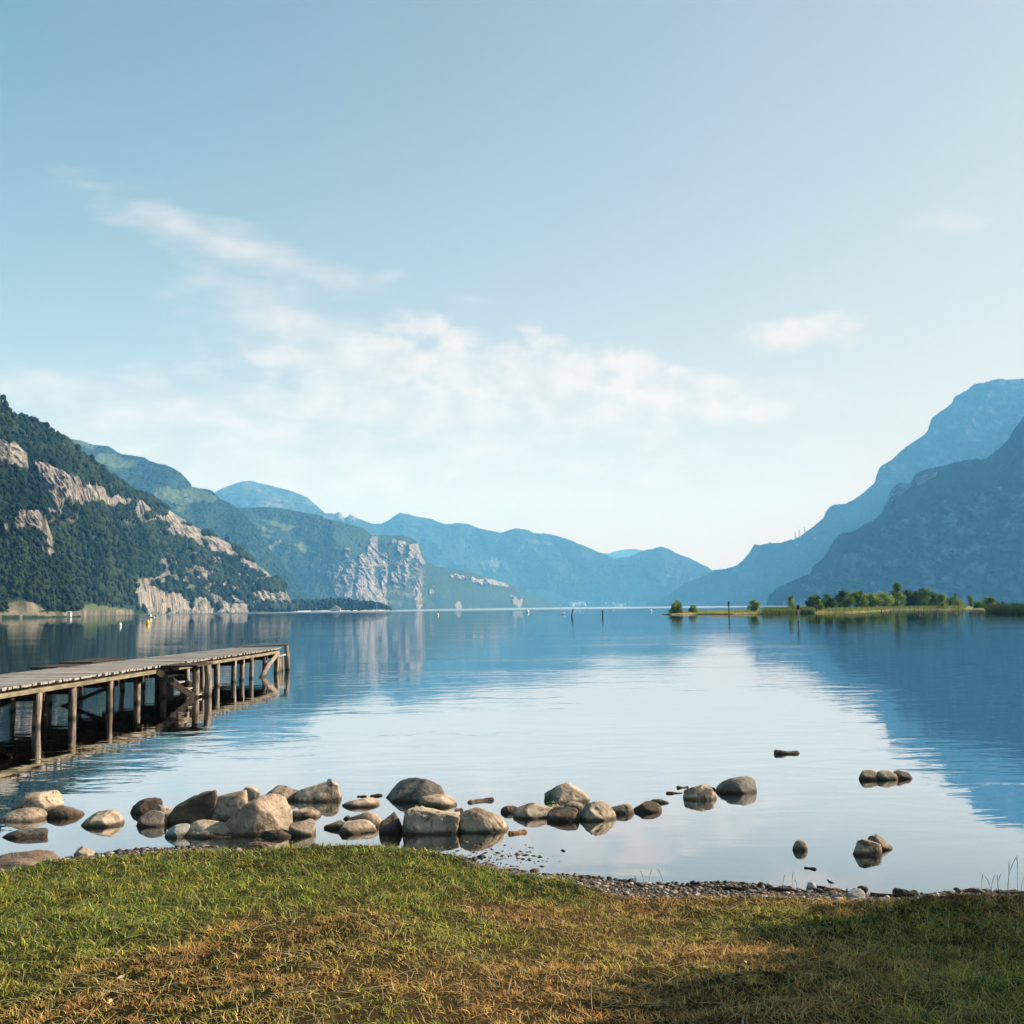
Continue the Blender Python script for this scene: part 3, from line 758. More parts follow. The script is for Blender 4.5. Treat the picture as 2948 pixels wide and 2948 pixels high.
rk_(c6, 'dark flat left tip of the long stone in the middle group', 370, 600, 590, 655, seed=23, mat=M_ROCKD, peak=.35, depth=.5)
rk_(c6, 'pale peaked flat stone behind the cracked low stone', 540, 855, 514, 640, seed=24, peak=.45, depth=.6, ridge=.3)
rk_(c6, 'low stone with a dark crack in front of the peaked flat stone', 460, 782, 598, 694, seed=25, peak=.45)
rk_(c6, 'dark pointed boulder touching the left of the large cratered block', 803, 995, 524, 690, seed=26, peak=.6, mat=M_ROCKD, planes=7)
rk_(c6, 'tiny round stone seen between the two largest middle boulders', 1400, 1485, 485, 550, seed=27)
rk_(c6, 'large pitted tan block with a shadowed hollow in the middle group', 985, 1442, 472, 697, seed=28, box=3.6, peak=.5, planes=4, depth=.6, rough=.09)
rk_(c6, 'large smooth boulder falling away to the right beside the pitted block', 1420, 1832, 488, 682, seed=29, peak=.3, box=2.5, planes=2)
rk_(c6, 'tiny dark stone just left of the peaked flat stone', 520, 590, 545, 580, seed=30, mat=M_ROCKD, sub=4)
rk_(c7, 'tall tan boulder with a dark left face at the back of the centre group', 405, 716, 257, 392, seed=31, peak=.55, planes=6)
rk_(c7, 'flat dark stone at the left tip of the centre group', 98, 245, 410, 462, seed=32, mat=M_ROCKD, depth=.5)
rk_(c7, 'broad low tan boulder left in the centre group', 188, 474, 402, 500, seed=33, peak=.5)
rk_(c7, 'small pale stone with green shoots growing beside it', 400, 540, 390, 450, seed=34, peak=.6)
rk_(c7, 'round pale stone in the middle of the centre group', 535, 670, 378, 440, seed=35)
rk_(c7, 'black rounded stone at the front of the centre group', 424, 655, 422, 520, seed=36, mat=M_ROCKD, peak=.5)
rk_(c7, 'jagged broken boulder at the front right of the centre group', 640, 902, 380, 515, seed=37, planes=10, rough=.13, peak=.4)
rk_(c7, 'smooth oval tan stone on the right end of the centre group', 834, 1027, 399, 470, seed=38, planes=2)
rk_(c7, 'dark pointed oval stone lying just right of the centre group', 1007, 1218, 384, 458, seed=39, mat=M_ROCKD, planes=2)
rk_(c7, 'reddish cone shaped boulder in open water right of centre', 1372, 1598, 266, 372, seed=40, peak=.45, mat=M_ROCK)
rk_(c7, 'tiny dark stone between the reddish and the black boulders', 1530, 1594, 273, 308, seed=41, mat=M_ROCKD, sub=4)
rk_(c7, 'black boulder rising smoothly to the right in open water', 1598, 1880, 217, 325, seed=42, peak=.68, mat=M_ROCKG, planes=2)
rk_(c8, 'left of three small boulders standing in a row far out', 782, 918, 284, 352, seed=43, planes=2, group='three small boulders in a row')
rk_(c8, 'middle pointed one of three small boulders in a row far out', 902, 1052, 284, 352, seed=44, planes=7, group='three small boulders in a row')
rk_(c8, 'right reddish one of three small boulders in a row far out', 1030, 1152, 288, 346, seed=45, mat=M_ROCKD, peak=.35, group='three small boulders in a row')
rk_(c8, 'small pale upright stone with a dark notch near the right shore', 320, 427, 768, 842, seed=46, box=2.6, peak=.5)
rk_(c8, 'tan half of the split boulder, behind its darker twin', 848, 1018, 736, 838, seed=48, peak=.25, planes=5)
rk_(c8, 'front half of the split boulder with a dark left face', 726, 944, 762, 876, seed=47, peak=.6, planes=6)
# pebble lying on the boulder
pb = rock('little white pebble lying on the large round boulder', c5(1818, 0)[0], c5(1858, 0)[0], c5(0, 82)[1], c5(0, 100)[1], mat=M_WHITE, seed=50, sub=4, base=0.42, name='pebble', cat='pebble')

# stones ashore
def ashore(fn, label, x0, x1, yt, yb, **kw):
    a = fn(x0, yt); b = fn(x1, yb)
    base = 0.05
    for _ in range(12):
        q = at_z((a[0] + b[0]) / 2, b[1], base); base = float(ground(q[0], q[1]))
        base = min(max(base, -.02), .6)
    return rock(label, a[0], b[0], a[1], b[1], base=base, **kw)
ashore(c5, 'broad reddish slab lying on the left shore', -60, 312, 488, 552, seed=60, mat=M_ROCKR, depth=.5, planes=6)
ashore(c5, 'flat tan slab in front of the reddish slab at the left edge', -80, 240, 530, 580, seed=61, mat=M_ROCKR, depth=.4)
ashore(c5, 'small cream stone on the shore where the left grass begins', 415, 519, 460, 514, seed=62, mat=M_ROCK)
ashore(c5, 'tiny white and dark stone beside the reddish slab', 248, 301, 485, 514, seed=63, mat=M_WHITE, sub=4)
ashore(c8, 'white rounded stone standing in the beach stones', 420, 492, 1062, 1128, seed=64, mat=M_WHITE)
ashore(c8, 'pale block of stone at the edge of the right grass', 700, 822, 1106, 1174, seed=66, mat=M_WHITE, box=3.5)
ashore(c8, 'brown stone behind the pale block on the right beach', 775, 850, 1088, 1132, seed=67, mat=M_ROCKD)
ashore(c8, 'white stone at the left end of the right beach logs', 130, 192, 1070, 1106, seed=68, mat=M_WHITE)
ashore(c8, 'brown pebble next to the white stone by the beach logs', 78, 142, 1062, 1098, seed=69, mat=M_ROCKD)
ashore(c8, 'pale little stone on a dark twig at the right water edge', 1443, 1486, 1100, 1122, seed=70, mat=M_WHITE, sub=4)
ashore(c8, 'tiny brown stone at the far right water edge', 1658, 1692, 1108, 1132, seed=71, mat=M_ROCKD, sub=4)
ashore(c8, 'pinkish stone in the middle of the right beach', 576, 640, 1120, 1158, seed=72, mat=M_ROCKR)
ashore(c6, 'small brown pebble just under the mirrored boulder', 1590, 1645, 764, 796, seed=73, mat=M_ROCKD, sub=4)

# ------------------------------------------------------------------ wood
def mat_wood(name, c1, c2, axis_=(1, 1, .12), scale=18, rough=.8, wet=False):
    m, t, out = mat_new(name)
    v = t.mapping(geop(t), axis_)
    n = t.noise(v, scale, 6, .65, dist=.5); n2 = t.noise(geop(t), 3.0, 4, .6)
    c = t.mix(t.sstep(n, .35, .65), c1, c2)
    c = t.mix(t.math('MULTIPLY', t.sstep(n2, .5, .7), .5), c, tuple(x * .5 for x in c1))
    sz = t.new('ShaderNodeSeparateXYZ'); t.put(sz.inputs[0], geop(t))
    if wet: c = t.mix(t.math('MULTIPLY', t.sstep(t.math('ADD', sz.outputs[2], t.math('MULTIPLY', n2, .12)), .20, .06), .85), c, (0.022, 0.024, 0.014))
    principled(t, out, c, rough, .2, bump(t, n, .6, .012))
    return m
M_POST = mat_wood('weathered post wood', (0.09, 0.068, 0.055), (0.34, 0.285, 0.245), wet=True)
M_DECK = mat_wood('grey deck planks', (0.17, 0.155, 0.145), (0.36, 0.335, 0.315), (.25, 6, 1), 3.0)
M_BEAM = mat_wood('yellowish beam wood', (0.11, 0.095, 0.062), (0.25, 0.215, 0.15), (1, .12, 1), 14)
M_DARKW = mat_wood('dark wood wet and shaded', (0.022, 0.017, 0.012), (0.06, 0.045, 0.033))  # wet wood; under the pier deck its dark tone stands for shade
M_DRIFT = mat_wood('driftwood', (0.05, 0.035, 0.025), (0.17, 0.12, 0.085), (.2, 1, 1), 22)
M_ORANGE = mat_wood('orange broken wood', (0.15, 0.07, 0.035), (0.30, 0.16, 0.085), (.2, 1, 1), 20)
m, t, out = mat_new('rusty iron'); principled(t, out, t.mix(t.noise(objc(t), 20, 4), (.10, .05, .03), (.25, .2, .16)), .6, .4, metallic=.6); M_IRON = m

HD = 0.86
def pier():
    root = empty('pier', (-9.3, 24, 0), 'long weathered wooden pier on round posts reaching into the lake from the left', 'pier')
    def er(Y): return -9.34 + 0.047 * (Y - 20)      # right edge
    def el(Y): return er(Y) - (2.45 - .45 * min(1, max(0, (Y - 22) / 19)))
    Y0, Y1 = 7.5, 39.7
    # deck boards, one mesh
    b = MB(); y = Y0
    while y < Y1 + .9:
        wdt = random.uniform(.135, .16)
        rj = random.uniform(-.03, .05)
        lx = el(y) + random.uniform(-.03, .03); rx = er(y) + rj
        if y > Y1: rx -= .22
        dz = random.uniform(-.006, .006)
        c = Vector(((lx + rx) / 2, y + wdt / 2, HD - .022 + dz))
        b.box(c, (rx - lx, wdt - .008, .044), Matrix.Rotation(random.uniform(-.006, .006), 3, 'Z') @ Matrix.Rotation(random.uniform(-.004, .004), 3, 'Y'))
        y += wdt
    b.build('deck', M_DECK, root)
    def edge_beam(off, mat, z, ht, wd_, ya=Y0, yb=Y1):
        s = MB(); yy = ya
        while yy < yb:
            y2 = min(yy + 4.1, yb)
            s.beam((er(yy) + off, yy, z), (er(y2) + off, y2 - .01, z + random.uniform(-.006, .006)), wd_, ht); yy = y2
        return s.build('beam', mat, root)
    edge_beam(-.02, M_BEAM, HD - .145, .085, .07)
    edge_beam(-2.3, M_BEAM, HD - .145, .085, .07)
    edge_beam(-.12, M_DARKW, HD - .08, .055, .05)
    edge_beam(-1.15, M_DARKW, HD - .16, .20, .10)  # these inner joists are added to darken the space under the deck
    edge_beam(-.45, M_DARKW, HD - .15, .18, .09)
    edge_beam(-1.8, M_DARKW, HD - .16, .20, .09)
    posts = [11.0, 13.0, 15.1, 17.3, 19.6, 21.6, 23.3, 25.2, 27.0, 28.7, 30.3, 31.4, 32.9, 34.5, 35.4, 36.3, 38.2, 39.4]
    for i, Y in enumerate(posts):
        rr = random.Random(i)
        lit = HD - .19
        for side in (0, 1):
            X = er(Y) - .10 - side * 2.15 + rr.uniform(-.03, .03)
            r0 = rr.uniform(.070, .088)
            p = MB(); pts = []; rad = []
            lx, ly = rr.uniform(-.10, .10), rr.uniform(-.07, .07)
            for k in range(9):
                f = k / 8; z = -1.6 + (lit + 1.6) * f
                pts.append((X + lx * f + rr.uniform(-.008, .008), Y + ly * f, z)); rad.append(r0 * (1.06 - .12 * f) * (1 + rr.uniform(-.05, .05)))
            p.tube(pts, rad, 12, wob=.04, seed=i * 2 + side)
            p.build('post', M_POST if side == 0 or i % 3 == 0 else M_POST, root, smooth=True)
        cb = MB(); cb.beam((er(Y) - .03, Y + .02, HD - .27), (er(Y) - 2.38, Y, HD - .27), .12, .16); cb.build('crossbeam', M_DARKW, root)
        if i > 3 and i < 12:
            k = MB(); k.tube([(er(Y) + .03, Y + .09, HD - .19), (er(Y) + .045, Y + .16, HD - .21), (er(Y) + .03, Y + .18, HD - .36)], .011, 6)
            k.build('iron_clamp', M_IRON, root, smooth=True)
    # inner supports
    for Y in (20.9, 24.3, 27.9, 31.2, 35.4):
        p = MB(); p.tube([(er(Y) - 1.2, Y, -1.6), (er(Y) - 1.2, Y, HD - .2)], .10, 10, wob=.05, seed=int(Y)); p.build('post', M_DARKW, root, smooth=True)
    for Y, s_ in ((21.4, 1), (26.8, -1)):
        p = MB(); p.beam((er(Y) - .4, Y, HD - .3), (er(Y) - 2.1, Y + .3 * s_, -.15), .09, .09); p.build('brace', M_DARKW, root)
    # boat stairs on the right side
    sx = er(31) + .05
    st = bpy.data.objects.new('stairs', None); COL.objects.link(st); st.parent = root; st.matrix_parent_inverse = Matrix.Translation(root.location).inverted(); st.location = (sx, 28, 0)
    for off in (0.0, .85):
        b = MB(); b.beam((er(28) + .02, 27.75 + off, HD - .14), (er(28) + .82, 28.55 + off, -.06), .05, .15)
        o = b.build('stringer', M_DARKW, None); o.parent = st; o.matrix_parent_inverse = Matrix.Translation(st.location).inverted()
    for k in range(4):
        f = (k + .8) / 4.3
        b = MB(); b.box((er(28) + .02 + .8 * f, 28.18 + .8 * f, (HD - .12) * (1 - f) - .02), (.2, .80, .035))
        o = b.build('step', M_DECK, None); o.parent = st; o.matrix_parent_inverse = Matrix.Translation(st.location).inverted()
    b = MB()
    for k in range(5): b.box((er(28.6) + .45, 28.1 + k * .30, HD - .03), (.98, .28, .045))
    b.build('platform', M_DARKW, root)
    for (Y, dx_, r_) in ((28.75, .62, .10), (29.0, .86, .10), (29.4, .70, .06)):
        p = MB(); pts = []; rad = []
        for k in range(8):
            f = k / 7; pts.append((er(Y) + dx_ + .04 * math.sin(f * 5 + Y), Y + .05 * f, -1.5 + (HD - .06 + 1.5) * f)); rad.append(r_ * (1.05 - .15 * f))
        p.tube(pts, rad, 12, wob=.04, seed=int(Y * 7)); p.build('post', M_POST, root, smooth=True)
    # second platform on the far side
    b = MB(); b.box((el(29.5) - .45, 29.8, HD - .02), (.95, 4.2, .06)); b.box((el(29.5) - .45, 30.6, HD + .035), (.9, 2.6, .03))
    b.build('side_landing', M_DARKW, root)
    # diagonal log and end frame
    p = MB(); p.tube([(er(39) + .03, 39.5, HD - .16), (er(38) + .06, 38.0, .34), (er(37) + .06, 36.6, -.25)], [.07, .08, .09], 10, wob=.05); p.build('brace', M_POST, root, smooth=True)
    p = MB(); p.tube([(er(41) - .08, 41.0, HD + .04), (er(41) - .06, 41.0, .5), (er(41) + .02, 41.0, -1.2)], [.08, .095, .10], 10, wob=.05); p.build('post', M_POST, root, smooth=True)
    b = MB(); b.beam((el(40.6), 40.75, HD + .02), (er(41) - .02, 41.05, HD + .07), .16, .06); b.beam((er(39.6) - .1, 39.7, HD - .30), (er(41) - .1, 41.0, HD - .28), .06, .06)
    b.build('end_beam', M_DECK, root)
    for k, (dx_, Y) in enumerate(((-.10, 39.9), (-.13, 40.3), (-.12, 40.65))):
        p = MB(); p.tube([(er(Y) + dx_, Y, -1.3), (er(Y) + dx_ - .03, Y, HD - .12 * (k + 1))], [.08, .065], 10, wob=.05, seed=k); p.build('post', M_POST, root, smooth=True)
    for z, ya in ((.42, 33.0), (.62, 34.0)):
        b = MB(); b.beam((er(ya) - 1.9, ya, z), (er(39.5) - 1.7, 39.5, z), .04, .07); b.build('rail', M_DARKW, root)
    return root
pier()

def log(label, fn, x0, y0, x1, y1, r, mat, base=None, name='driftwood', cat='driftwood', rough=.18, seed=0, taper=.8, lift=0.0):
    a = fn(x0, y0); b = fn(x1, y1); z = 0.0 if base is None else base
    A = at_z(a[0], a[1], z); B = at_z(b[0], b[1], z)
    if base is not None:
        A[2] = float(ground(A[0], A[1])) + r * .6; B[2] = float(ground(B[0], B[1])) + r * .6
        A[2] = max(A[2], .0); B[2] = max(B[2], .0)
    A = Vector(A); B = Vector(B); B.z += lift
    rr = random.Random(seed); mb = MB(); pts = []; rad = []
    n = 15
    for k in range(n):
        f = k / (n - 1); q = A.lerp(B, f); q.z += .25 * r * math.sin(f * 5 + seed); q.y += .5 * r * math.sin(f * 4 + 2 * seed)
        pts.append(q); e_ = 1 if 0 < k < n - 1 else .55
        rad.append(r * e_ * (1 - (1 - taper) * f) * (1 + .45 * rough * math.sin(f * 7 + seed * 1.7)))
    mb.tube(pts, rad, 10, wob=rough * .5, seed=seed)
    c = (A + B) / 2
    o = mb.build(name, mat, smooth=False, loc=(c.x, c.y, z))
    return tag(o, label, cat)
log('rough reddish brown log floating alone in open water', c8, 197, 170, 366, 166, .045, M_DRIFT, seed=1, taper=1.1, rough=.2)
log('short orange broken log floating right of the smooth boulder', c7, 152, 605, 282, 596, .03, M_ORANGE, seed=2, taper=.95)
log('pale bent driftwood stick floating between middle and centre groups', c6, 1512, 445, 1716, 422, .035, M_DRIFT, seed=3)
log('thin dark twig floating left of the dark dome, the nearer left one', c6, 628, 398, 706, 396, .018, M_DARKW, seed=4, name='twig', cat='twig')
log('thin dark twig floating left of the dark dome, touching it', c6, 734, 394, 830, 390, .024, M_DARKW, seed=5, name='twig', cat='twig')
log('dark stick behind the pointed oval stone', c7, 1142, 388, 1270, 392, .035, M_DRIFT, seed=6)
log('thin brown stick floating left of the reddish boulder, lower of two', c7, 1250, 326, 1365, 321, .018, M_DRIFT, seed=7, name='twig', cat='twig')
log('thin brown stick floating left of the reddish boulder, upper of two', c7, 1322, 285, 1408, 283, .022, M_DRIFT, seed=8, name='twig', cat='twig')
log('small black piece of bark floating below the pale upright stone', c8, 403, 962, 486, 975, .016, M_DARKW, seed=9, name='bark_piece', cat='bark')
log('long dark branch lying along the right waterline', c7, 1382, 935, 1815, 968, .018, M_DARKW, base=.05, seed=10)
log('dark log lying between beach stones at the right', c8, 150, 1080, 340, 1098, .02, M_DARKW, base=.05, seed=11)
log('long dark stick behind the white rounded stone', c8, 480, 1068, 620, 1105, .016, M_DARKW, base=.03, seed=12)
log('reddish split plank of driftwood on the right beach', c8, 545, 1082, 700, 1108, .022, M_ORANGE, base=.05, seed=13, rough=.4)
log('charred looking thick log stump at the right water edge', c8, 1022, 1148, 1195, 1152, .036, M_DARKW, base=.03, seed=14, taper=.9)
log('thin dark stick stretched along the grass edge at right', c8, 860, 1140, 1180, 1175, .016, M_DARKW, base=.03, seed=15, name='twig', cat='twig')
log('dark forked wood at the far right grass edge', c8, 1475, 1135, 1600, 1130, .02, M_DRIFT, base=.03, seed=16)
log('long brown stick at the far right shore', c8, 1770, 1140, 1960, 1142, .016, M_DRIFT, base=.03, seed=17)
log('cut pale log end half in the grass before the big cluster', c5, 1372, 452, 1500, 466, .05, M_DRIFT, base=.05, seed=18, taper=1.0, rough=.1)
log('upright thin stump of driftwood beside the pale block', c8, 700, 1168, 703, 1165, .006, M_DARKW, base=.05, seed=19, lift=.07, name='twig', cat='twig')

# gravel on the beach (nobody could count it)
def gravel():
    n = 11000
    X = RNG.uniform(-6.2, 6.5, n)
    Sx, Lx = shoreY(X), np.minimum(lipY(X), shoreY(X) - .25)
    Y = Lx + (Sx - Lx) * RNG.beta(1.3, 1.0, n) * 1.08 - .02
    r = RNG.gamma(2.2, .0034, n) + .003
    # thicker scatter of dark pebbles in the shallows off the mound
    a = at_z(1420, 2470, 0); n2 = 260
    X2 = a[0] + RNG.normal(0, .26, n2); Y2 = a[1] + RNG.normal(0, .28, n2)
    X = np.concatenate([X, X2]); Y = np.concatenate([Y, Y2]); r = np.concatenate([r, RNG.gamma(3, .0028, n2) + .004])
    Z = ground(X, Y)
    Z = np.where(np.arange(len(X)) >= n, np.maximum(Z, -r * .5), Z)
    V0, F0 = ICO[1]; n = len(X)
    sc = RNG.uniform(.6, 1.5, (n, 1, 3)) * np.array([1.2, 1.0, .55])
    V = V0[None] * sc * r[:, None, None] * (1 + RNG.uniform(-.15, .15, (n, len(V0), 1)))
    th = RNG.uniform(0, 6.28, n); c, s_ = np.cos(th)[:, None], np.sin(th)[:, None]
    V = np.stack([V[..., 0] * c - V[..., 1] * s_, V[..., 0] * s_ + V[..., 1] * c, V[..., 2]], -1)
    V += np.stack([X, Y, Z + r * .25], -1)[:, None]
    base = np.array([[.17, .14, .115], [.055, .043, .036], [.30, .27, .25], [.13, .08, .06], [.03, .026, .024]])
    k = RNG.choice(5, n, p=[.26, .30, .10, .14, .20]); cc = base[k] * RNG.uniform(.8, 1.2, (n, 1))
    cc = np.where((Y > shoreY(X) - .05)[:, None], cc * .35, cc)
    m, t, out = mat_new('beach gravel'); principled(t, out, t.attr('tint'), .7, .3)
    o = link_mesh('gravel', V.reshape(-1, 3), (F0[None] + (np.arange(n) * len(V0))[:, None, None]).reshape(-1, 3), m, cols={'tint': np.repeat(cc, len(V0), 0)})
    tag(o, 'mixed dark and pale shore gravel between grass and water', 'gravel', kind='stuff')
gravel()

# ------------------------------------------------------------------ grass
def blades(name, label, X, Y, Hh, Wd, colr, lean_s=.9, crl=.3, flat=0.0, zoff=0.0, mat=None, kind='stuff', cat='grass'):
    n = len(X); Z = ground(X, Y) + zoff
    th = RNG.uniform(0, 6.283, n); ln = np.abs(RNG.normal(0, lean_s, n)) * Hh
    dirx, diry = np.cos(th), np.sin(th)
    ph = th + RNG.uniform(.8, 2.3, n); wx_, wy_ = np.cos(ph), np.sin(ph)
    Hz = Hh * np.exp(-.35 * (ln / Hh)) * (1 - flat)
    segs = [(0, 0, 1), (.45, .25, .85), (.8, .62, .55), (1.0, 1.0, .12)]
    V = []
    B = np.stack([X, Y, Z], -1)
    cur = RNG.uniform(-1, 1, n) * crl * Hh
    for (fz, fl, fw) in segs:
        c = B + np.stack([dirx * ln * fl + wx_ * cur * fl * fl, diry * ln * fl + wy_ * cur * fl * fl, Hz * fz], -1)
        o_ = np.stack([wx_, wy_, wx_ * 0], -1) * (Wd * fw / 2)[:, None]
        V += [c - o_, c + o_]
    V = np.stack(V, 1)
    ii = np.arange(n)[:, None] * 8
    Fs = np.concatenate([ii + np.array([[0, 1, 3, 2]]), ii + np.array([[2, 3, 5, 4]]), ii + np.array([[4, 5, 7, 6]])], 0)
    o = link_mesh(name, V.reshape(-1, 3), Fs, mat or M_GRASS, smooth=False, cols={'tint': np.repeat(colr, 8, 0)})
    return tag(o, label, cat, kind=kind)
m, t, out = mat_new('grass blades')
tint = t.attr('tint')
df = t.new('ShaderNodeBsdfPrincipled'); t.put(df.inputs['Base Color'], tint); t.put(df.inputs['Roughness'], .65); t.put(df.inputs['Specular IOR Level'], .25)
tl = t.new('ShaderNodeBsdfTranslucent'); t.put(tl.inputs[0], tint)
ms = t.new('ShaderNodeMixShader'); ms.inputs[0].default_value = .28; t.l.new(df.outputs[0], ms.inputs[1]); t.l.new(tl.outputs[0], ms.inputs[2]); t.l.new(ms.outputs[0], out.inputs[0])
M_GRASS = m
def lawn():
    N = 430000
    # even over the area in view, a little beyond it and thinner behind
    Y = 3.6 + 7.4 * RNG.random(N) ** .85
    X = RNG.uniform(-1, 1, N) * (Y * .56 + .7)
    Yo = 3.4 + 7.4 * RNG.random(230000); so = np.where(RNG.random(230000) < .5, -1, 1)
    Xo = so * (Yo * .56 + .7 + RNG.uniform(0, 4.0, 230000)); X = np.concatenate([X, Xo]); Y = np.concatenate([Y, Yo]); N = len(X)
    keep = Y < np.minimum(lipY(X), shoreY(X) - .25) + .02 + RNG.normal(0, .03, N)
    X, Y = X[keep], Y[keep]
    px, py = to_px(np.stack([X, Y, ground(X, Y)], -1))
    n1 = fbm(np.stack([X * .9, Y * .9, X * 0], -1), 4, .55); n2 = fbm(np.stack([X * 3.5, Y * 3.5, X * 0 + 9], -1), 3, .6)
    # lush strip along the left and middle edge of the bank
    u = np.interp(px, [0, 500, 1000, 1300, 1500, 1800, 2948], [230, 190, 130, 90, 30, 0, 0])
    e_ = np.interp(px, [q[0] for q in gx], [q[1] for q in gx])
    lush = sstep(u + 60 + n1 * 90 - (py - e_), -50, 60) * sstep(1850 - px, 0, 350)
    right = sstep(px, 2300, 2700) * sstep(py, 2600, 2640) * .4
    lush = np.maximum(lush, right * sstep(n1, -.5, 0))
    lush = np.clip(lush * (.75 + .5 * sstep(n2, -.3, .3)) + .32 * sstep(n1 + n2 * .5, .15, .45), 0, 1)
    brown = sstep(-n1 * .9 + n2 * .5 + .20 - .85 * lush, -.28, .50)
    n3 = fbm(np.stack([X * 9, Y * 9, X * 0 + 3], -1), 3, .6)
    keep = RNG.random(len(X)) < np.clip(.56 + .55 * n2 + .75 * n3 + .12 * lush, .08, 1)
    X, Y, lush, brown, px, py, n3 = X[keep], Y[keep], lush[keep], brown[keep], px[keep], py[keep], n3[keep]
    n = len(X)
    green = np.array([.160, .235, .026]); dkgreen = np.array([.016, .055, .022]); olive = np.array([.200, .170, .028]); straw = np.array([.52, .37, .11]); red = np.array([.34, .15, .05]); yel = np.array([.42, .37, .05])
    def mixc(a, b, f): return a * (1 - f)[:, None] + b * f[:, None]
    T = lambda c: np.tile(c, (n, 1))
    A = mixc(T(olive), T(green), np.clip(lush * 1.3 * RNG.random(n) * 1.6, 0, 1))
    A = mixc(A, T(dkgreen), (RNG.random(n) < .50) * .92 * (0.45 + .55 * lush))
    A = mixc(A, T(yel), (RNG.random(n) < .30) * .8)
    isb = RNG.random(n) < (.16 + .74 * brown) * (1 - .8 * lush)
    A = np.where(isb[:, None], mixc(T(straw), T(red), np.clip(.05 + brown * RNG.random(n) * 1.2, 0, 1)), A)
    A = A * RNG.uniform(.45, 1.5, (n, 1)) * (.50 + .78 * sstep(n3 + .5 * fbm(np.stack([X * 2.2, Y * 2.2, X * 0 + 6], -1), 3, .6), -.35, .4))[:, None]
    H = RNG.uniform(.010, .030, n) * (1 + .6 * lush) * (1 + .6 * sstep(px, 2000, 2600)) * np.clip(1 + 1.1 * n3, .4, 1.9)
    W = RNG.uniform(.0030, .0062, n) * (1 + .15 * lush)
    blades('grass', 'short patchy grass on the bank, green by the water and sunburnt brown in front', X, Y, H, W, A, lean_s=1.5, crl=.9)
    # loose straw and longer stems
    n = 4200
    Y = RNG.uniform(3.8, 9.0, n); X = RNG.uniform(-1, 1, n) * Y * .52
    k = Y < np.minimum(lipY(X), shoreY(X) - .25); X, Y = X[k], Y[k]; n = len(X)
    blades('straw', 'pale dry straw lying loose on the grass', X, Y, RNG.uniform(.04, .15, n), RNG.uniform(.0022, .0042, n), np.tile([.55, .45, .24], (n, 1)) * RNG.uniform(.6, 1.15, (n, 1)), lean_s=1.2, flat=.72, zoff=.012, cat='straw')
lawn()
# pale dry leaves lying in the grass
m, t, out = mat_new('dry leaf'); principled(t, out, t.mix(t.noise(objc(t), 60, 3), (.26, .21, .13), (.46, .41, .32)), .7, .2); M_DRY = m
for i, (px, py) in enumerate([(318, 2886), (470, 2768), (352, 2812), (486, 2740), (685, 2580), (1373, 2762), (2145, 2772), (2000, 2898), (1180, 2786), (1266, 2900), (890, 2600), (1800, 2842)]):
    q = None; z = .45
    for _ in range(8): q = at_z(px, py, z); z = float(ground(q[0], q[1])) + .02
    rr = random.Random(i); L_ = rr.uniform(.012, .022); V = []
    for k in range(7):
        f = k / 6; w_ = L_ * .42 * math.sin(math.pi * min(max(f, .04), .96)) ; zz_ = .006 * math.sin(f * 3 + i)
        V += [((f - .5) * L_ * 2, -w_, zz_ + .004), ((f - .5) * L_ * 2, 0, zz_), ((f - .5) * L_ * 2, w_, zz_ + .005)]
    Fs = [(k * 3 + j, (k + 1) * 3 + j, (k + 1) * 3 + j + 1, k * 3 + j + 1) for k in range(6) for j in range(2)]
    o = link_mesh('fallen_leaf', V, Fs, M_DRY); o.location = tuple(q); o.rotation_euler = (rr.uniform(-.5, .5), rr.uniform(-.5, .5), rr.uniform(0, 6.28))
    tag(o, 'small pale dry leaf lying in the foreground grass', 'leaf', 'pale leaves in the grass')
# the lawn goes on around and behind, coarser
nb = 60000
Yb_ = RNG.uniform(-4, 4.2, nb); Xb_ = RNG.uniform(-9, 9, nb)
blades('grass', 'meadow grass continuing beside and behind the bank', Xb_, Yb_, RNG.uniform(.03, .07, nb), RNG.uniform(.006, .012, nb), np.tile([.08, .085, .02], (nb, 1)) * RNG.uniform(.6, 1.3, (nb, 1)))

def stems(label, px_list, y, hmin, hmax, seed, dark=True):
    rr = random.Random(seed)
    for px in px_list:
        mb = MB(); q = None; z = .05
        for _ in range(8):
            q = at_z(px, y, z); z = float(ground(q[0], q[1]))
        z = max(z, -.02)
        A = Vector((q[0], q[1], z))
        h = rr.uniform(hmin, hmax); lx = rr.uniform(-.35, .35) * h
        pts = [A + Vector((lx * f * f, rr.uniform(-.01, .01), h * f)) for f in (0, .3, .6, .8, .9, 1)]
        mb.tube(pts, [.0016, .0014, .0012, .0024, .0022, .0006], 5)
        o = mb.build('grass_stem', M_STEM, loc=tuple(A)); tag(o, label, 'tall grass', 'grass stems along the shore')
m, t, out = mat_new('dry stems'); principled(t, out, (0.06, 0.05, 0.03, 1), .8, .2); M_STEM = m
stems('thin grass stem in the clump rising against the water at the far right', [2852, 2858, 2866, 2876], 2585, .15, .24, 1)
stems('one of the tallest grass stems at the right edge', [2898, 2904, 2930, 2940], 2583, .20, .30, 2)
stems('single leaning dark grass stem at the right shore', [2828], 2580, .16, .20, 3)
stems('thin stem standing among the gravel right of centre', [1838, 1856, 1866, 1912], 2562, .09, .17, 4)
stems('thin dark stem by the right beach logs', [2254, 2280, 2296], 2562, .08, .14, 5)
stems('little dark stem in the shallows beside the green mound', [1416, 1430, 1440, 1452], 2512, .06, .12, 6)
stems('short dry stem on top of the green mound', [1030, 1075, 1110, 1128], 2436, .05, .10, 7)
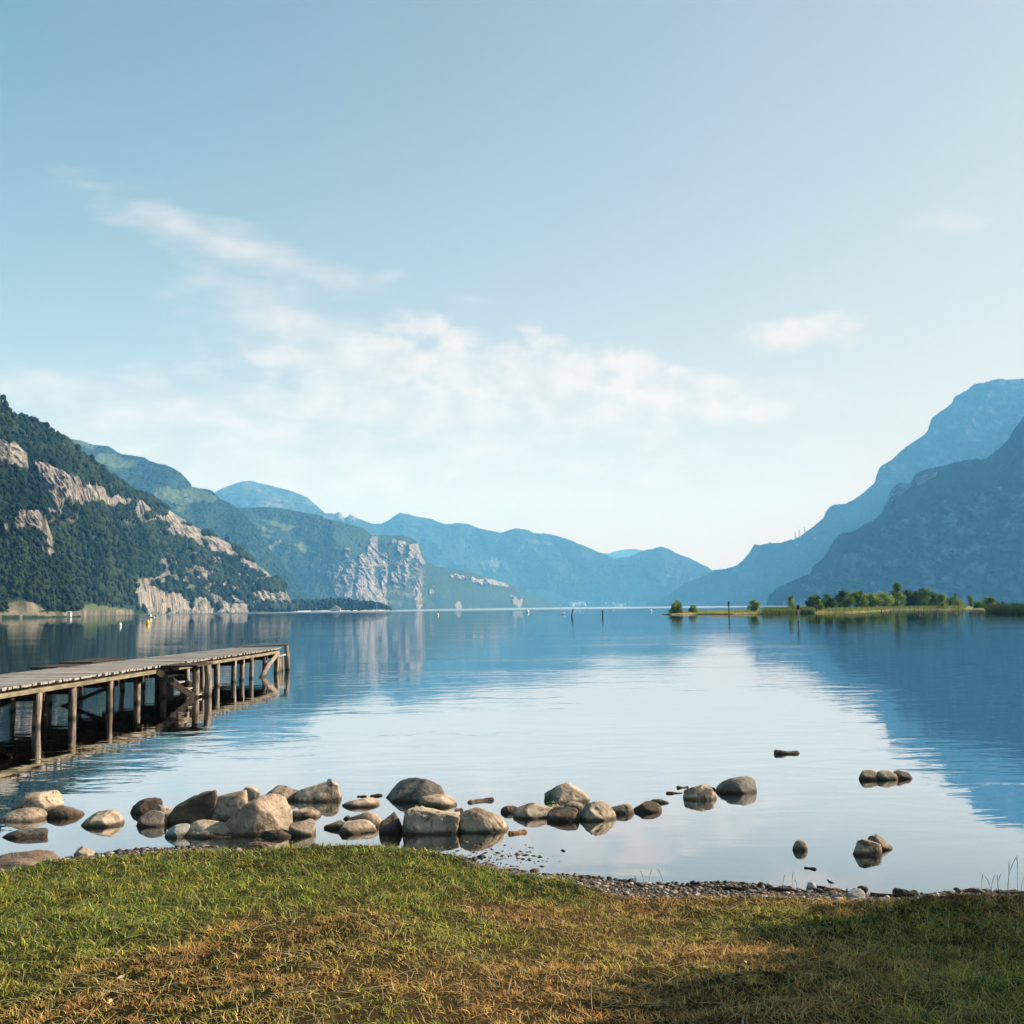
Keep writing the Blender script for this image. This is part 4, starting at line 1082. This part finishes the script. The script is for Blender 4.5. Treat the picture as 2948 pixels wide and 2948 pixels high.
# green shoots on centre group
sg = MB(); q0 = at_z(*c7(460, 402), 0.06)
m, t, out = mat_new('fresh leaf'); principled(t, out, (0.05, 0.16, 0.03, 1), .6, .3); M_LEAF = m
for k in range(16):
    a_ = random.uniform(0, 6.28); L_ = random.uniform(.025, .06)
    b0 = Vector(q0) + Vector((random.uniform(-.05, .04), random.uniform(-.02, .02), 0)); d_ = Vector((math.cos(a_) * .8, math.sin(a_) * .4, random.uniform(.3, .9))).normalized() * L_
    sg.tube([b0, b0 + d_ * .6, b0 + d_], [.004, .010, .002], 4)
tag(sg.build('plant', M_LEAF, loc=tuple(q0)), 'small green shoots growing from the centre rock group', 'plant')

# ------------------------------------------------------------------ bird on the beach
def body_mesh(name, secs, mat, loc, rz=0, n=14, parent=None):
    mb = MB(); mb.tube([Vector(p) for p, r in secs], [r for p, r in secs], n)
    o = mb.build(name, mat, smooth=True); o.location = loc; o.rotation_euler = (0, 0, rz)
    return o
m, t, out = mat_new('bird plumage')
s_ = t.new('ShaderNodeSeparateXYZ'); t.put(s_.inputs[0], objc(t))
principled(t, out, t.mix(t.sstep(s_.outputs[2], .052, .058), (.7, .7, .68), (.03, .03, .035)), .8, .2); M_BIRD = m
bq = at_z(*c8(590, 1094), .04); bq[2] = max(float(ground(bq[0], bq[1])), 0) + .042
bird = body_mesh('bird', [((-.075, 0, .050), .004), ((-.045, 0, .052), .008), ((-.03, 0, .055), .016), ((0, 0, .058), .024), ((.022, 0, .068), .020), ((.034, 0, .082), .013), ((.044, 0, .090), .014), ((.054, 0, .091), .010), ((.060, 0, .090), .004), ((.072, 0, .088), .001)], M_BIRD, tuple(bq), 2.6)
bird.scale = (.5, .5, .5); tag(bird, 'little black and white bird standing on the driftwood at the right beach', 'bird')
lg = MB()
for s in (-.008, .008): lg.tube([(0, s, .04), (.004, s, .02), (0, s, 0)], .0015, 5); lg.tube([(-.006, s, .001), (.012, s, .001)], .0012, 4)
lo_ = lg.build('legs', M_DARKW); lo_.parent = bird

# ------------------------------------------------------------------ lake posts, buoys, boats
def lake_post(label, px, ytop, ybase, wpx, capd=None, lean=0.0, mat=None, group='posts standing in the lake'):
    b = at_z(px, ybase, 0); Y = b[1]; h = (ybase - ytop) / F * Y; r = wpx / 2 / F * Y
    root = empty('mooring_post', tuple(b), label, 'post', group)
    mb = MB(); mb.tube([(b[0] - .3 * lean * h, Y, -1.5), (b[0], Y, 0), (b[0] + lean * h * .2, Y, h * .5), (b[0] + lean * h, Y, h * (.8 if capd else 1))], [r * 1.05, r, r * .95, r * .9], 10, wob=.05)
    mb.build('pole', mat or M_DARKW, root, smooth=True)
    if capd:
        mb = MB(); mb.tube([(b[0] + lean * h, Y, h * (1 - capd)), (b[0] + lean * h, Y, h)], [r * 1.7, r * 1.7], 10); mb.build('sleeve', M_DARKW, root, smooth=False)
    return root
lake_post('bent black post rising from open water right of centre', 1646, 1753, 1776, 4.2, lean=.22)
lake_post('short straight black post in open water right of the bent one', 1735, 1757, 1777, 4.2)
lake_post('tall thin post with a dark boxed head in front of the yellow spit', 2099, 1732, 1772, 3.4, capd=.34)
lake_post('thick pale post with a dark sleeve, nearest in front of the islet', 2299, 1742, 1789, 5.0, capd=.27, mat=M_POST)
lake_post('plain dark post close to the reeds', 2351, 1740, 1765, 3.4)
lake_post('thin pale pole by the low dry bank', 2399, 1749, 1772, 2.4, mat=M_POST)
lake_post('tallest dark stake at the left end of the stake row', 2538, 1753, 1768, 3.2, group='stakes in front of the islet')
base_o = None
sx_ = np.sort(np.concatenate([RNG.uniform(2548, 2690, 20), RNG.uniform(2690, 2770, 18), RNG.uniform(2762, 2836, 16)]))
for i, x in enumerate(sx_):
    yb = 1765 + RNG.uniform(-1.5, 1.5); hh_ = RNG.uniform(6, 12.5)
    b = at_z(x, yb, 0); Y = b[1]; h = hh_ / F * Y; r = RNG.uniform(.9, 1.5) / F * Y
    mb = MB(); lx = RNG.uniform(-.08, .08) * h
    mb.tube([(b[0], Y, -1.2), (b[0], Y, 0), (b[0] + lx, Y, h * .6), (b[0] + lx * 1.6, Y, h)], [r, r, r * .9, r * .6], 7, wob=.1, seed=i)
    o = mb.build('stake', M_DRIFT if i % 3 else M_POST, smooth=True, loc=tuple(b))
    tag(o, 'old dark stake in the broken row standing in front of the islet trees', 'stake', 'stakes in front of the islet')

def paint(name, c, rough=.4):
    m, t, out = mat_new(name); n = t.noise(objc(t), 6, 4, .6)
    principled(t, out, t.mix(t.math('MULTIPLY', t.sstep(n, .5, .75), .35), c, tuple(x * .6 for x in c)), rough, .4); return m
M_WP = paint('white paint', (.75, .75, .73)); M_YP = paint('yellow buoy plastic', (.75, .40, .03)); M_OP = paint('orange buoy plastic', (.65, .16, .06)); M_GLASSD = paint('dark window', (.03, .04, .05), .15)
M_ROOF = paint('brown roof', (.22, .12, .08), .8); M_WALLC = paint('cream wall', (.62, .57, .48), .8); M_GREYP = paint('grey paint', (.35, .36, .36))
def buoy(label, px, ytop, ybase, wpx, mat, band=None):
    b = at_z(px, ybase, 0); Y = b[1]; h = (ybase - ytop) / F * Y; r = wpx / 2 / F * Y
    root = empty('buoy', tuple(b), label, 'buoy', 'buoys on the lake')
    mb = MB(); mb.tube([(b[0], Y, -.15), (b[0], Y, 0), (b[0], Y, h * .35), (b[0], Y, h * .62), (b[0], Y, h * .85)], [r * .6, r, r * .98, r * .7, r * .32], 16); mb.build('float', mat, root, smooth=True)
    mb = MB(); mb.tube([(b[0], Y, h * .8), (b[0], Y, h)], [r * .22, r * .16], 10); mb.build('top_eye', band or mat, root, smooth=True)
buoy('large yellow buoy with an orange foot floating near the left shore', 425, 1782, 1797, 11, M_YP, M_DARKW)
buoy('small round white buoy left of the yellow one', 346, 1791, 1802, 9, M_WP)
buoy('small white buoy with an orange top left of centre', 1260, 1764, 1772, 6.0, M_WP, M_OP)
buoy('white buoy with a dark side in the middle of the lake', 1519, 1754, 1764, 9, M_WP, M_DARKW)
buoy('tiny white buoy just left of the spit', 1875, 1752, 1760, 5, M_WP, M_OP)
# gull on the water
gq = at_z(1621, 1769, 0); sc_ = gq[1] / 8.0 * .028
m, t, out = mat_new('gull plumage'); principled(t, out, t.mix(t.noise(objc(t), 6), (.75, .75, .73), (.45, .47, .5)), .8, .2)
gull = body_mesh('gull', [((-.9, 0, .35), .04), ((-.5, 0, .25), .14), ((0, 0, .2), .24), ((.35, 0, .28), .18), ((.45, 0, .5), .11), ((.52, 0, .62), .12), ((.62, 0, .62), .06), ((.8, 0, .58), .01)], m, tuple(gq), .3)
gull.scale = (sc_, sc_, sc_); tag(gull, 'white gull swimming left of the bent black post', 'gull')

def hull(L_, B_, H_, mat, root, loc):
    n = 13; V = []; Fs = []
    for i in range(n):
        f = i / (n - 1); x = (f - .5) * L_; wdt = B_ / 2 * (1 - max(0, f - .45) ** 2 * 3.2) if f < .99 else .03
        wdt = max(wdt, .03); sh = H_ * (.85 + .35 * f * f)
        V += [(x, -wdt, sh), (x, -wdt * .8, .0), (x, 0, -H_ * .4), (x, wdt * .8, .0), (x, wdt, sh)]
    for i in range(n - 1):
        for k in range(4): Fs.append((i * 5 + k, (i + 1) * 5 + k, (i + 1) * 5 + k + 1, i * 5 + k + 1))
        Fs.append((i * 5, i * 5 + 4, (i + 1) * 5 + 4, (i + 1) * 5))
    Fs.append((0, 1, 2, 3, 4)); Fs.append(tuple((n - 1) * 5 + k for k in (4, 3, 2, 1, 0)))
    return link_mesh('hull', V, Fs, mat, root, smooth=False)
b = at_z(427, 1778.5, 0)
bo = empty('motorboat', tuple(b), 'small white cabin motorboat lying near the left shore', 'boat', rz=math.pi)
hull(5.4, 1.9, .62, M_WP, bo, None)
cb_ = MB(); cb_.box((-.1, 0, .95), (2.0, 1.4, .75)); cb_.box((-.1, 0, 1.38), (2.4, 1.55, .08)); o = cb_.build('cabin', M_WP); o.parent = bo
wn = MB(); wn.box((-.1, 0, 1.05), (1.7, 1.44, .32)); o2 = wn.build('window', M_GLASSD); o2.parent = o
en = MB(); en.box((-2.8, 0, .55), (.35, .4, .8)); o = en.build('outboard_motor', M_DARKW); o.parent = bo
# moored sailing boat off the wooded point
b = at_y(1085, 1759, 1900); b[2] = 0
sb = empty('sailboat', tuple(b), 'tiny white sailing boat with a bare mast by the wooded point', 'boat', rz=.4)
hull(9, 2.6, 1.1, M_WP, sb, None)
mb = MB(); mb.tube([(0, 0, .8), (0, 0, 12)], [.16, .12], 8); o = mb.build('mast', M_WP); o.parent = sb
mb = MB(); mb.box((-.5, 0, 1.5), (3.2, 1.5, .6)); o = mb.build('cabin', M_WP); o.parent = sb

def house(name, label, px, ybase, Y, wd, dp, ht, mat=None, roof=None, rz=0.0, group=None, detail=True, cat='house', z=None):
    b = at_y(px, ybase, Y)
    if z is not None: b[2] = z
    root = empty(name, tuple(b), label, cat, group, rz)
    mb = MB(); fd = .6 if Y < 3000 else 4; mb.box((0, 0, (ht - fd) / 2), (wd, dp, ht + fd))
    V = [(-wd / 2, -dp / 2, ht), (wd / 2, -dp / 2, ht), (wd / 2, dp / 2, ht), (-wd / 2, dp / 2, ht), (0, -dp / 2, ht + wd * .32), (0, dp / 2, ht + wd * .32)]
    mb.add(V, [(0, 1, 4), (2, 3, 5), (0, 4, 5, 3), (1, 2, 5, 4)]); o = mb.build('wall', mat or M_WALLC); o.parent = root
    e_ = wd * .08; rt = MB(); hd = dp / 2 + e_; zr = ht + wd * .32
    for sg in (-1, 1):
        xe = sg * (wd / 2 + e_); ze = ht - e_ * .64
        rt.add([(xe, -hd, ze + .05), (0, -hd, zr + .05), (0, hd, zr + .05), (xe, hd, ze + .05), (xe, -hd, ze + .35), (0, -hd, zr + .35), (0, hd, zr + .35), (xe, hd, ze + .35)],
               [(0, 1, 2, 3), (4, 5, 6, 7), (0, 1, 5, 4), (2, 3, 7, 6), (0, 3, 7, 4)])
    o = rt.build('roof', roof or M_ROOF); o.parent = root
    if detail:
        for s in (-1, 1):
            for zf in ((.3, .72) if ht > 4 else (.5,)):
                wn = MB(); wn.box((s * wd * .22, -dp / 2 - .02, ht * zf), (wd * .14, .1, ht * .16)); q = wn.build('window', M_GLASSD); q.parent = root
        wn = MB(); wn.box((0, -dp / 2 - .02, ht * .2), (wd * .1, .1, ht * .36)); q = wn.build('door', M_ROOF); q.parent = root
    return root
# boathouse and chalets
house('boathouse', 'long low white boathouse with a brown roof by the wooded point', 966, 1758.5, 1930, 17, 10, 3.2, M_WP, M_ROOF, group=None, cat='boathouse', z=.8)
for lb, x, y, Yd, s in (('white farmhouse at the top of the hill meadow', 1035, 630, 3740, 12), ('long pale farm building in the middle of the hill meadow', 1040, 662, 3680, 16), ('small barn right of the long farm building', 1062, 664, 3680, 9),
                        ('lone chalet in the small clearing left on the wooded promontory', 1646, 918, 4700, 14)):
    q = C1([(x, y)])[0]; house('farmhouse', lb, q[0], q[1], Yd - 40, s, s * .8, s * .4, M_WP, M_GREYP, rz=.3, group='farmhouses on the hill meadows')
# small shed at the left beach
house('shed', 'tiny white shed on the left beach', 200, 1766, 630, 1.9, 1.7, 1.5, M_WP, M_GREYP, detail=False, cat='shed', z=1.0)
# far village
vill = []
for (cx_, cy_, sx2, sy2, n) in ((1648, 1741, 12, 4, 9), (1668, 1736, 14, 5, 10), (1682, 1733, 10, 3, 6), (1614, 1745, 5, 1.5, 2), (1765, 1738, 12, 3, 9), (1775, 1744, 10, 2, 7), (1800, 1740, 10, 2.5, 5), (1830, 1733, 6, 1.5, 2), (1868, 1733, 3, 1, 2)):
    for k in range(n):
        x = cx_ + RNG.normal() * sx2 * .7; y = cy_ + RNG.normal() * sy2 * .6
        y = min(y, horizon(x) - 1.0)
        Yh = 8060 + (horizon(x) - y) * 14
        house('village_house', 'pale house of the far village at the end of the lake', x, y, Yh, RNG.uniform(11, 21), RNG.uniform(10, 16), RNG.uniform(7, 10), M_WP if RNG.random() < .6 else M_WALLC, M_ROOF if RNG.random() < .5 else M_GREYP,
              rz=RNG.uniform(-.6, .6), group='houses of the far village', detail=False)
# pylons on the ridge
def pylon(label, px, yt, yb, Y):
    b = at_y(px, yb, Y); h = (yb - yt) / F * Y
    mb = MB(); wv = h * .09
    for sx in (-1, 1):
        for sy_ in (-1, 1): mb.beam((sx * wv, sy_ * wv, -5), (sx * wv * .2, sy_ * wv * .2, h), .7, .7)
    for k in range(6):
        f0, f1 = k / 6, (k + 1) / 6; w0, w1 = wv * (1 - .8 * f0), wv * (1 - .8 * f1)
        for sy_ in (-1, 1):
            mb.beam((-w0, sy_ * w0, h * f0), (w1, sy_ * w1, h * f1), .35, .35); mb.beam((w0, sy_ * w0, h * f0), (-w1, sy_ * w1, h * f1), .35, .35)
    o1 = mb.build('tower', M_GREYP)
    root = empty('power_pylon', tuple(b), label, 'pylon', 'power pylons on the right ridge'); o1.parent = root
    for f in (.62, .78, .94):
        a = MB(); L_ = h * .17 * (1.25 - f * .5); a.beam((-L_, 0, h * f), (L_, 0, h * f), .6, .6); q = a.build('crossarm', M_GREYP); q.parent = root
_r3 = np.array(sorted(R3))
for lb, x, yt in (('leftmost of the three steel pylons on the right ridge', 2289.5, 1532), ('middle one of the three steel pylons on the right ridge', 2302, 1525), ('rightmost of the three steel pylons on the right ridge', 2316.5, 1516)):
    yb = float(np.interp(x, _r3[:, 0], _r3[:, 1])) + 2
    d = ray(x, yb); e_ = d[2] / d[1]; D_ = np.interp(x, [1850, 2300, 3400], [7400, 6200, 5000]) / (1 - e_) + 40
    pylon(lb, x, yt, yb, D_)

# ------------------------------------------------------------------ the wooded point on the left (reads as one mass)
pts = []
for x in np.arange(838, 1122, 3.2):
    top = np.interp(x, [838, 870, 900, 960, 1000, 1040, 1075, 1100, 1122], [1731, 1730, 1732, 1728, 1730, 1736, 1737, 1745, 1757])
    h0 = 1757.5
    for k in range(5):
        y = h0 - (h0 - top) * (k + .4) / 5; pts.append(at_y(x + RNG.normal() * 2, y + RNG.normal() * 1.2, 1990 + RNG.normal() * 14 + k * 6))
pts = np.array(pts); pts[:, 2] = np.maximum(pts[:, 2], 1.5)
crowns('forest', 'dark trees covering the low wooded point by the boathouse', pts, RNG.uniform(3.0, 5.2, len(pts)) * .9)
mb = MB(); qa = at_y(815, 1757, 1960); qb = at_y(1128, 1757, 1985)
n = 30; V = []
for i in range(n):
    f = i / (n - 1); x = qa[0] * (1 - f) + qb[0] * f; V += [(x, 1950 + 12 * math.sin(i), -3), (x, 1962 + 9 * math.sin(i * 1.7), 1.4), (x, 2060, 1.6), (x, 2090, -3)]
Fs = [(i * 4 + k, (i + 1) * 4 + k, (i + 1) * 4 + k + 1, i * 4 + k + 1) for i in range(n - 1) for k in range(3)]
lp = link_mesh('ground', V, Fs, M_WALLC); tag(lp, 'low gravel point under the dark trees', kind='structure')

# ------------------------------------------------------------------ islet at the right
wl = [(1905, 1769.5), (1930, 1770), (2000, 1768.5), (2100, 1769), (2200, 1768), (2300, 1766), (2450, 1764), (2520, 1760), (2570, 1757), (2650, 1756), (2750, 1756), (2800, 1757), (2850, 1764), (2948, 1766), (3200, 1770), (3500, 1774)]
ipx = np.linspace(1905, 3500, 260)
iyf = np.interp(ipx, [q[0] for q in wl], [q[1] for q in wl])
fY = at_z(ipx, iyf, 0)[:, 1]
hmax = np.interp(ipx, [1905, 1925, 1990, 2100, 2300, 2500, 3500], [.05, .25, .42, .5, .5, .45, .6])
dep = np.interp(ipx, [1905, 1990, 2300, 2600, 3500], [6, 30, 70, 130, 200])
rows = [(-.05, -1.2), (0, -.05), (.01, .25), (.04, .55), (.10, .8), (.25, 1.0), (.6, 1.0), (.9, .9), (1.0, -.1), (1.05, -1.5)]
V = []
azi = at_z(ipx, iyf, 0)[:, 0] / fY
for i in range(len(ipx)):
    for (f, hz_) in rows:
        Yv = fY[i] + dep[i] * f; nn = float(perlin(np.array([ipx[i] / 18, f * 7, 3.3])))
        V.append((azi[i] * Yv, Yv, hz_ * hmax[i] + (nn * .16 if 0 < f < 1 else 0)))
m, t, out = mat_new('islet turf'); p = geop(t); s_ = t.new('ShaderNodeSeparateXYZ'); t.put(s_.inputs[0], p)
c = t.mix(t.sstep(t.noise(p, .12, 5, .6), .4, .6), (0.30, 0.25, 0.05), (0.14, 0.18, 0.035))
c = t.mix(t.sstep(t.noise(p, .8, 4, .6), .5, .62), c, (0.20, 0.16, 0.065))
c = t.mix(t.sstep(s_.outputs[2], .14, .06), c, t.mix(t.sstep(t.noise(p, 1.5, 3, .6), .45, .55), (0.03, 0.03, 0.025), (0.20, 0.18, 0.15)))
principled(t, out, c, .9, .1, bump(t, t.noise(p, 2, 5, .7), 1, .3))
iso = link_mesh('ground', V, grid_faces(len(ipx), len(rows)), m); tag(iso, 'low islet of dry yellow turf with a stony edge', kind='structure')
def islet_h(px): return float(np.interp(px, ipx, hmax))

def mat_leaf(name, c1, c2):
    m, t, out = mat_new(name)
    tint = t.mix(t.attr('tone'), c1, c2)
    a = t.new('ShaderNodeBsdfDiffuse'); t.put(a.inputs[0], tint); b = t.new('ShaderNodeBsdfTranslucent'); t.put(b.inputs[0], tint)
    mx_ = t.new('ShaderNodeMixShader'); mx_.inputs[0].default_value = .38; t.l.new(a.outputs[0], mx_.inputs[1]); t.l.new(b.outputs[0], mx_.inputs[2]); t.l.new(mx_.outputs[0], out.inputs[0])
    return m
M_L = {'mid': mat_leaf('leaves', (0.07, 0.12, 0.022), (0.28, 0.38, 0.06)), 'dark': mat_leaf('dark leaves', (0.035, 0.07, 0.018), (0.17, 0.25, 0.045)), 'pale': mat_leaf('pale leaves', (0.11, 0.17, 0.045), (0.32, 0.42, 0.10))}
mm, t, out = mat_new('bark'); principled(t, out, t.mix(t.noise(objc(t), 5, 5), (.05, .04, .03), (.12, .10, .08)), .9, .1); M_BARK = mm
def tree(name, label, base, width, height, kind='mid', n=1800, leaf=.22, shape='round', group=None, cat='tree', trunk=.2, seed=0, lobes=12):
    rg = np.random.default_rng(seed + 500); rr = random.Random(seed)
    root = empty(name, tuple(base), label, cat, group)
    # trunk and limbs
    mb = MB(); th = height * (.85 if shape != 'bush' else .5); r0 = max(.04, height * .018)
    pts = [(0, 0, -.3)] + [(rr.uniform(-.03, .03) * height * f, rr.uniform(-.03, .03) * height * f, th * f) for f in (.25, .5, .75, 1)]
    mb.tube(pts, [r0 * 1.3, r0, r0 * .7, r0 * .45, r0 * .15], 8)
    C = []; Rr = []
    z0 = height * trunk
    for k in range(lobes):
        f = (k + .5) / lobes if shape != 'bush' else rg.random()
        z = z0 + (height - z0) * (.12 + .80 * f)
        if shape == 'cone': rad = width / 2 * (1 - f) ** .7 * .9 + .06 * width
        elif shape == 'column': rad = width / 2 * (.9 - .5 * abs(f - .45))
        elif shape == 'bush': rad = width / 2 * .75 * math.sqrt(max(.05, 1 - ((z - z0) / (height - z0)) ** 2))
        else: rad = width / 2 * math.sqrt(max(.08, 1 - (2 * f - .85) ** 2 * .75)) * .9
        a = rg.uniform(0, 6.28); q = rg.uniform(.25, .85) * rad
        c = np.array([math.cos(a) * q, math.sin(a) * q, z]); C.append(c); Rr.append(max(width * .10, rad * rg.uniform(.26, .55)))
        mb.tube([(0, 0, max(.05, z * .55)), tuple(c * np.array([.5, .5, 1]) - [0, 0, .1 * height * .5]), tuple(c)], [r0 * .5, r0 * .3, r0 * .1], 5)
    C.append(np.array([0, 0, height - width * .12])); Rr.append(width * .13)
    mb.build('trunk', M_BARK, None, smooth=True).parent = root
    C = np.array(C); Rr = np.array(Rr)
    pr = Rr ** 2 / (Rr ** 2).sum(); k = rg.choice(len(C), n, p=pr)
    d = rg.normal(size=(n, 3)); d /= np.linalg.norm(d, axis=1)[:, None]
    rad = Rr[k] * (rg.random(n) ** .35) * (1 + .18 * rg.normal(size=n))
    P = C[k] + d * rad[:, None] * np.array([1, 1, .85]); P[:, 2] = np.maximum(P[:, 2], .05)
    u = rg.normal(size=(n, 3)); u /= np.linalg.norm(u, axis=1)[:, None]
    v = np.cross(u, d + rg.normal(size=(n, 3)) * .6); v /= np.linalg.norm(v, axis=1)[:, None] + 1e-9
    s = leaf * rg.uniform(.5, 1.2, n)[:, None]
    V = np.stack([P - u * s * .5, P + v * s * .38, P + u * s * .5, P - v * s * .38], 1)
    Fs = np.arange(n * 4).reshape(n, 4)
    tone = np.clip(rg.normal(.45, .34, len(C))[k] + rg.normal(0, .15, n), 0, 1)
    cr = link_mesh('crown', V.reshape(-1, 3), Fs, M_L[kind], smooth=False, cols={'tone': np.repeat(tone, 4)}); cr.parent = root
    return root
IS = [  # label, centre px, width px, top px, base px, extra depth m, kind, shape
    ('feathery pale green bush standing alone at the left tip of the spit', 1950, 40, 1729, 1763, 3, 'pale', 'bush'),
    ('thin small shrub right of the bush at the spit tip', 1996, 28, 1744, 1761, 6, 'pale', 'bush'),
    ('round pale bush on the yellow part of the spit', 2172, 30, 1729, 1761, 8, 'pale', 'round'),
    ('slim young tree rising from the reeds left of the thick post', 2280, 24, 1718, 1755, 10, 'pale', 'column'),
    ('young bushy tree beside the plain dark post', 2358, 24, 1728, 1758, 8, 'mid', 'column'),
    ('dense dark rounded tree at the left end of the grove', 2345, 52, 1716, 1752, 40, 'dark', 'bush'),
    ('dark leafy tree in the left of the grove behind the young bushy tree', 2385, 50, 1713, 1752, 42, 'dark', 'bush'),
    ('tree with a pointed top, first peak of the grove', 2430, 50, 1703, 1753, 38, 'dark', 'round'),
    ('grey green tree forming the second peak of the grove', 2468, 52, 1704, 1753, 38, 'mid', 'round'),
    ('broad light green tree in the middle of the grove', 2505, 52, 1711, 1754, 34, 'mid', 'round'),
    ('spiky light green tree left of the tallest tree', 2545, 46, 1707, 1754, 32, 'pale', 'round'),
    ('low dark tree directly left of the tallest tree', 2566, 26, 1722, 1754, 30, 'dark', 'round'),
    ('tallest conical tree standing above the whole grove', 2585, 48, 1681, 1755, 26, 'mid', 'cone'),
    ('narrow dark tree directly right of the tallest tree', 2614, 30, 1701, 1755, 34, 'dark', 'column'),
    ('dark round tree between the narrow one and the broad dome', 2634, 40, 1706, 1755, 34, 'dark', 'round'),
    ('broad domed dark tree, highest of the right half of the grove', 2664, 62, 1697, 1755, 34, 'dark', 'round'),
    ('slim tree at the right foot of the domed tree', 2693, 26, 1711, 1755, 32, 'mid', 'column'),
    ('light green tree right of the domed tree', 2711, 34, 1713, 1755, 32, 'mid', 'round'),
    ('pale round bush low in front of the light green tree', 2712, 24, 1736, 1757, 8, 'pale', 'bush'),
    ('dark spreading tree near the right end of the grove', 2738, 38, 1722, 1755, 40, 'dark', 'round'),
    ('thin pointed tree near the right end of the grove', 2752, 16, 1710, 1755, 38, 'pale', 'column'),
    ('grey green bush closing the grove on the right', 2762, 36, 1728, 1755, 34, 'pale', 'bush'),
    ('thin upright tree standing alone right of the grove', 2794, 16, 1715, 1752, 40, 'mid', 'column'),
    ('low dark bush left of the round willow', 2820, 38, 1732, 1752, 44, 'dark', 'bush'),
    ('rounded pale willow bush alone near the right edge', 2850, 50, 1721, 1752, 50, 'mid', 'bush'),
    ('small dark shrub by the right edge of the islet', 2888, 14, 1731, 1750, 50, 'dark', 'bush')]
for i, (lb, cx_, wp, yt, yb, dd_, kd, shp) in enumerate(IS):
    Yb = float(np.interp(cx_, ipx, fY)) + dd_
    q = at_y(cx_, 1750, Yb); q[2] = islet_h(cx_) * .9
    top = at_y(cx_, yt, Yb)[2]; wm = wp / F * Yb * 1.32
    hh_ = max(top - q[2], .5) * 1.08
    tree('bush' if shp == 'bush' and hh_ < 3.2 else 'tree', lb, q, wm, hh_, kd, n=int(900 + 4200 * min(1, wm * hh_ / 28)), leaf=.20 + .045 * min(wm, 4), shape=shp, seed=i, cat='bush' if shp == 'bush' and hh_ < 3.2 else 'tree',
         trunk=.0 if shp == 'bush' else .02, group='trees and bushes on the islet', lobes=24 if wm > 3 else 11)
def tuft_field(name, label, xa, xb, n, hmin, hmax_, c1, c2, d0_, d1_, wdt, cat):
    px = RNG.uniform(xa, xb, n); fy = np.interp(px, ipx, fY); Y = fy + RNG.uniform(d0_, d1_, n); az_ = np.interp(px, ipx, azi)
    X = az_ * Y; hh_ = RNG.uniform(hmin, hmax_, n) * (1 + .35 * perlin(np.stack([px / 14, px * 0, px * 0 + 2], -1)))
    z = np.interp(px, ipx, hmax) * sstep((Y - fy), -.5, 6)
    th = RNG.uniform(0, 6.28, n); wx_, wy_ = np.cos(th) * wdt / 2, np.sin(th) * wdt / 2; lx = RNG.normal(0, .22, n) * hh_
    V = np.stack([np.stack([X - wx_, Y - wy_, z - .05], -1), np.stack([X + wx_, Y + wy_, z - .05], -1), np.stack([X + wx_ * .7 + lx * .4, Y + wy_ * .7, z + hh_ * .6], -1), np.stack([X + lx, Y, z + hh_], -1)], 1)
    f = RNG.random(n)[:, None]; cc = np.array(c1) * (1 - f) + np.array(c2) * f
    o = link_mesh(name, V.reshape(-1, 3), np.arange(n * 4).reshape(n, 4), M_GRASS, smooth=False, cols={'tint': np.repeat(cc, 4, 0)})
    tag(o, label, cat, kind='stuff')
tuft_field('reeds', 'green reeds along the water edge of the islet', 2197, 2345, 6500, .6, 1.25, (.08, .13, .025), (.20, .25, .05), -1.0, 6, .10, 'reeds')
tuft_field('reeds', 'low dense green reeds at the right edge of the islet', 2838, 3300, 6000, .8, 1.5, (.018, .038, .012), (.06, .085, .024), -1.0, 8, .10, 'reeds')
tuft_field('grass', 'dry yellow grass covering the spit', 1930, 2560, 9000, .15, .5, (.36, .30, .06), (.17, .21, .04), .6, 40, .12, 'grass')
tuft_field('grass', 'low green grass in front of the grove', 2380, 2780, 4500, .3, .9, (.08, .13, .025), (.22, .25, .06), .6, 26, .12, 'grass')

# tree standing beside the camera, outside the picture, whose shade falls on the right of the bank
def shade_tree(x, y, h, w_, seed, n=5200):
    q = (x, y, float(ground(x, y)))
    tree('tree', 'broad tree on the bank beside the viewer, shading the right of the grass' if seed == 90 else 'second tree on the bank beyond the first, outside the picture', q, w_, h, 'mid', n=n, leaf=.2, shape='round', trunk=.3, seed=seed, lobes=16)
shade_tree(8.7, 7.4, 5.0, 4.5, 90, 11000)
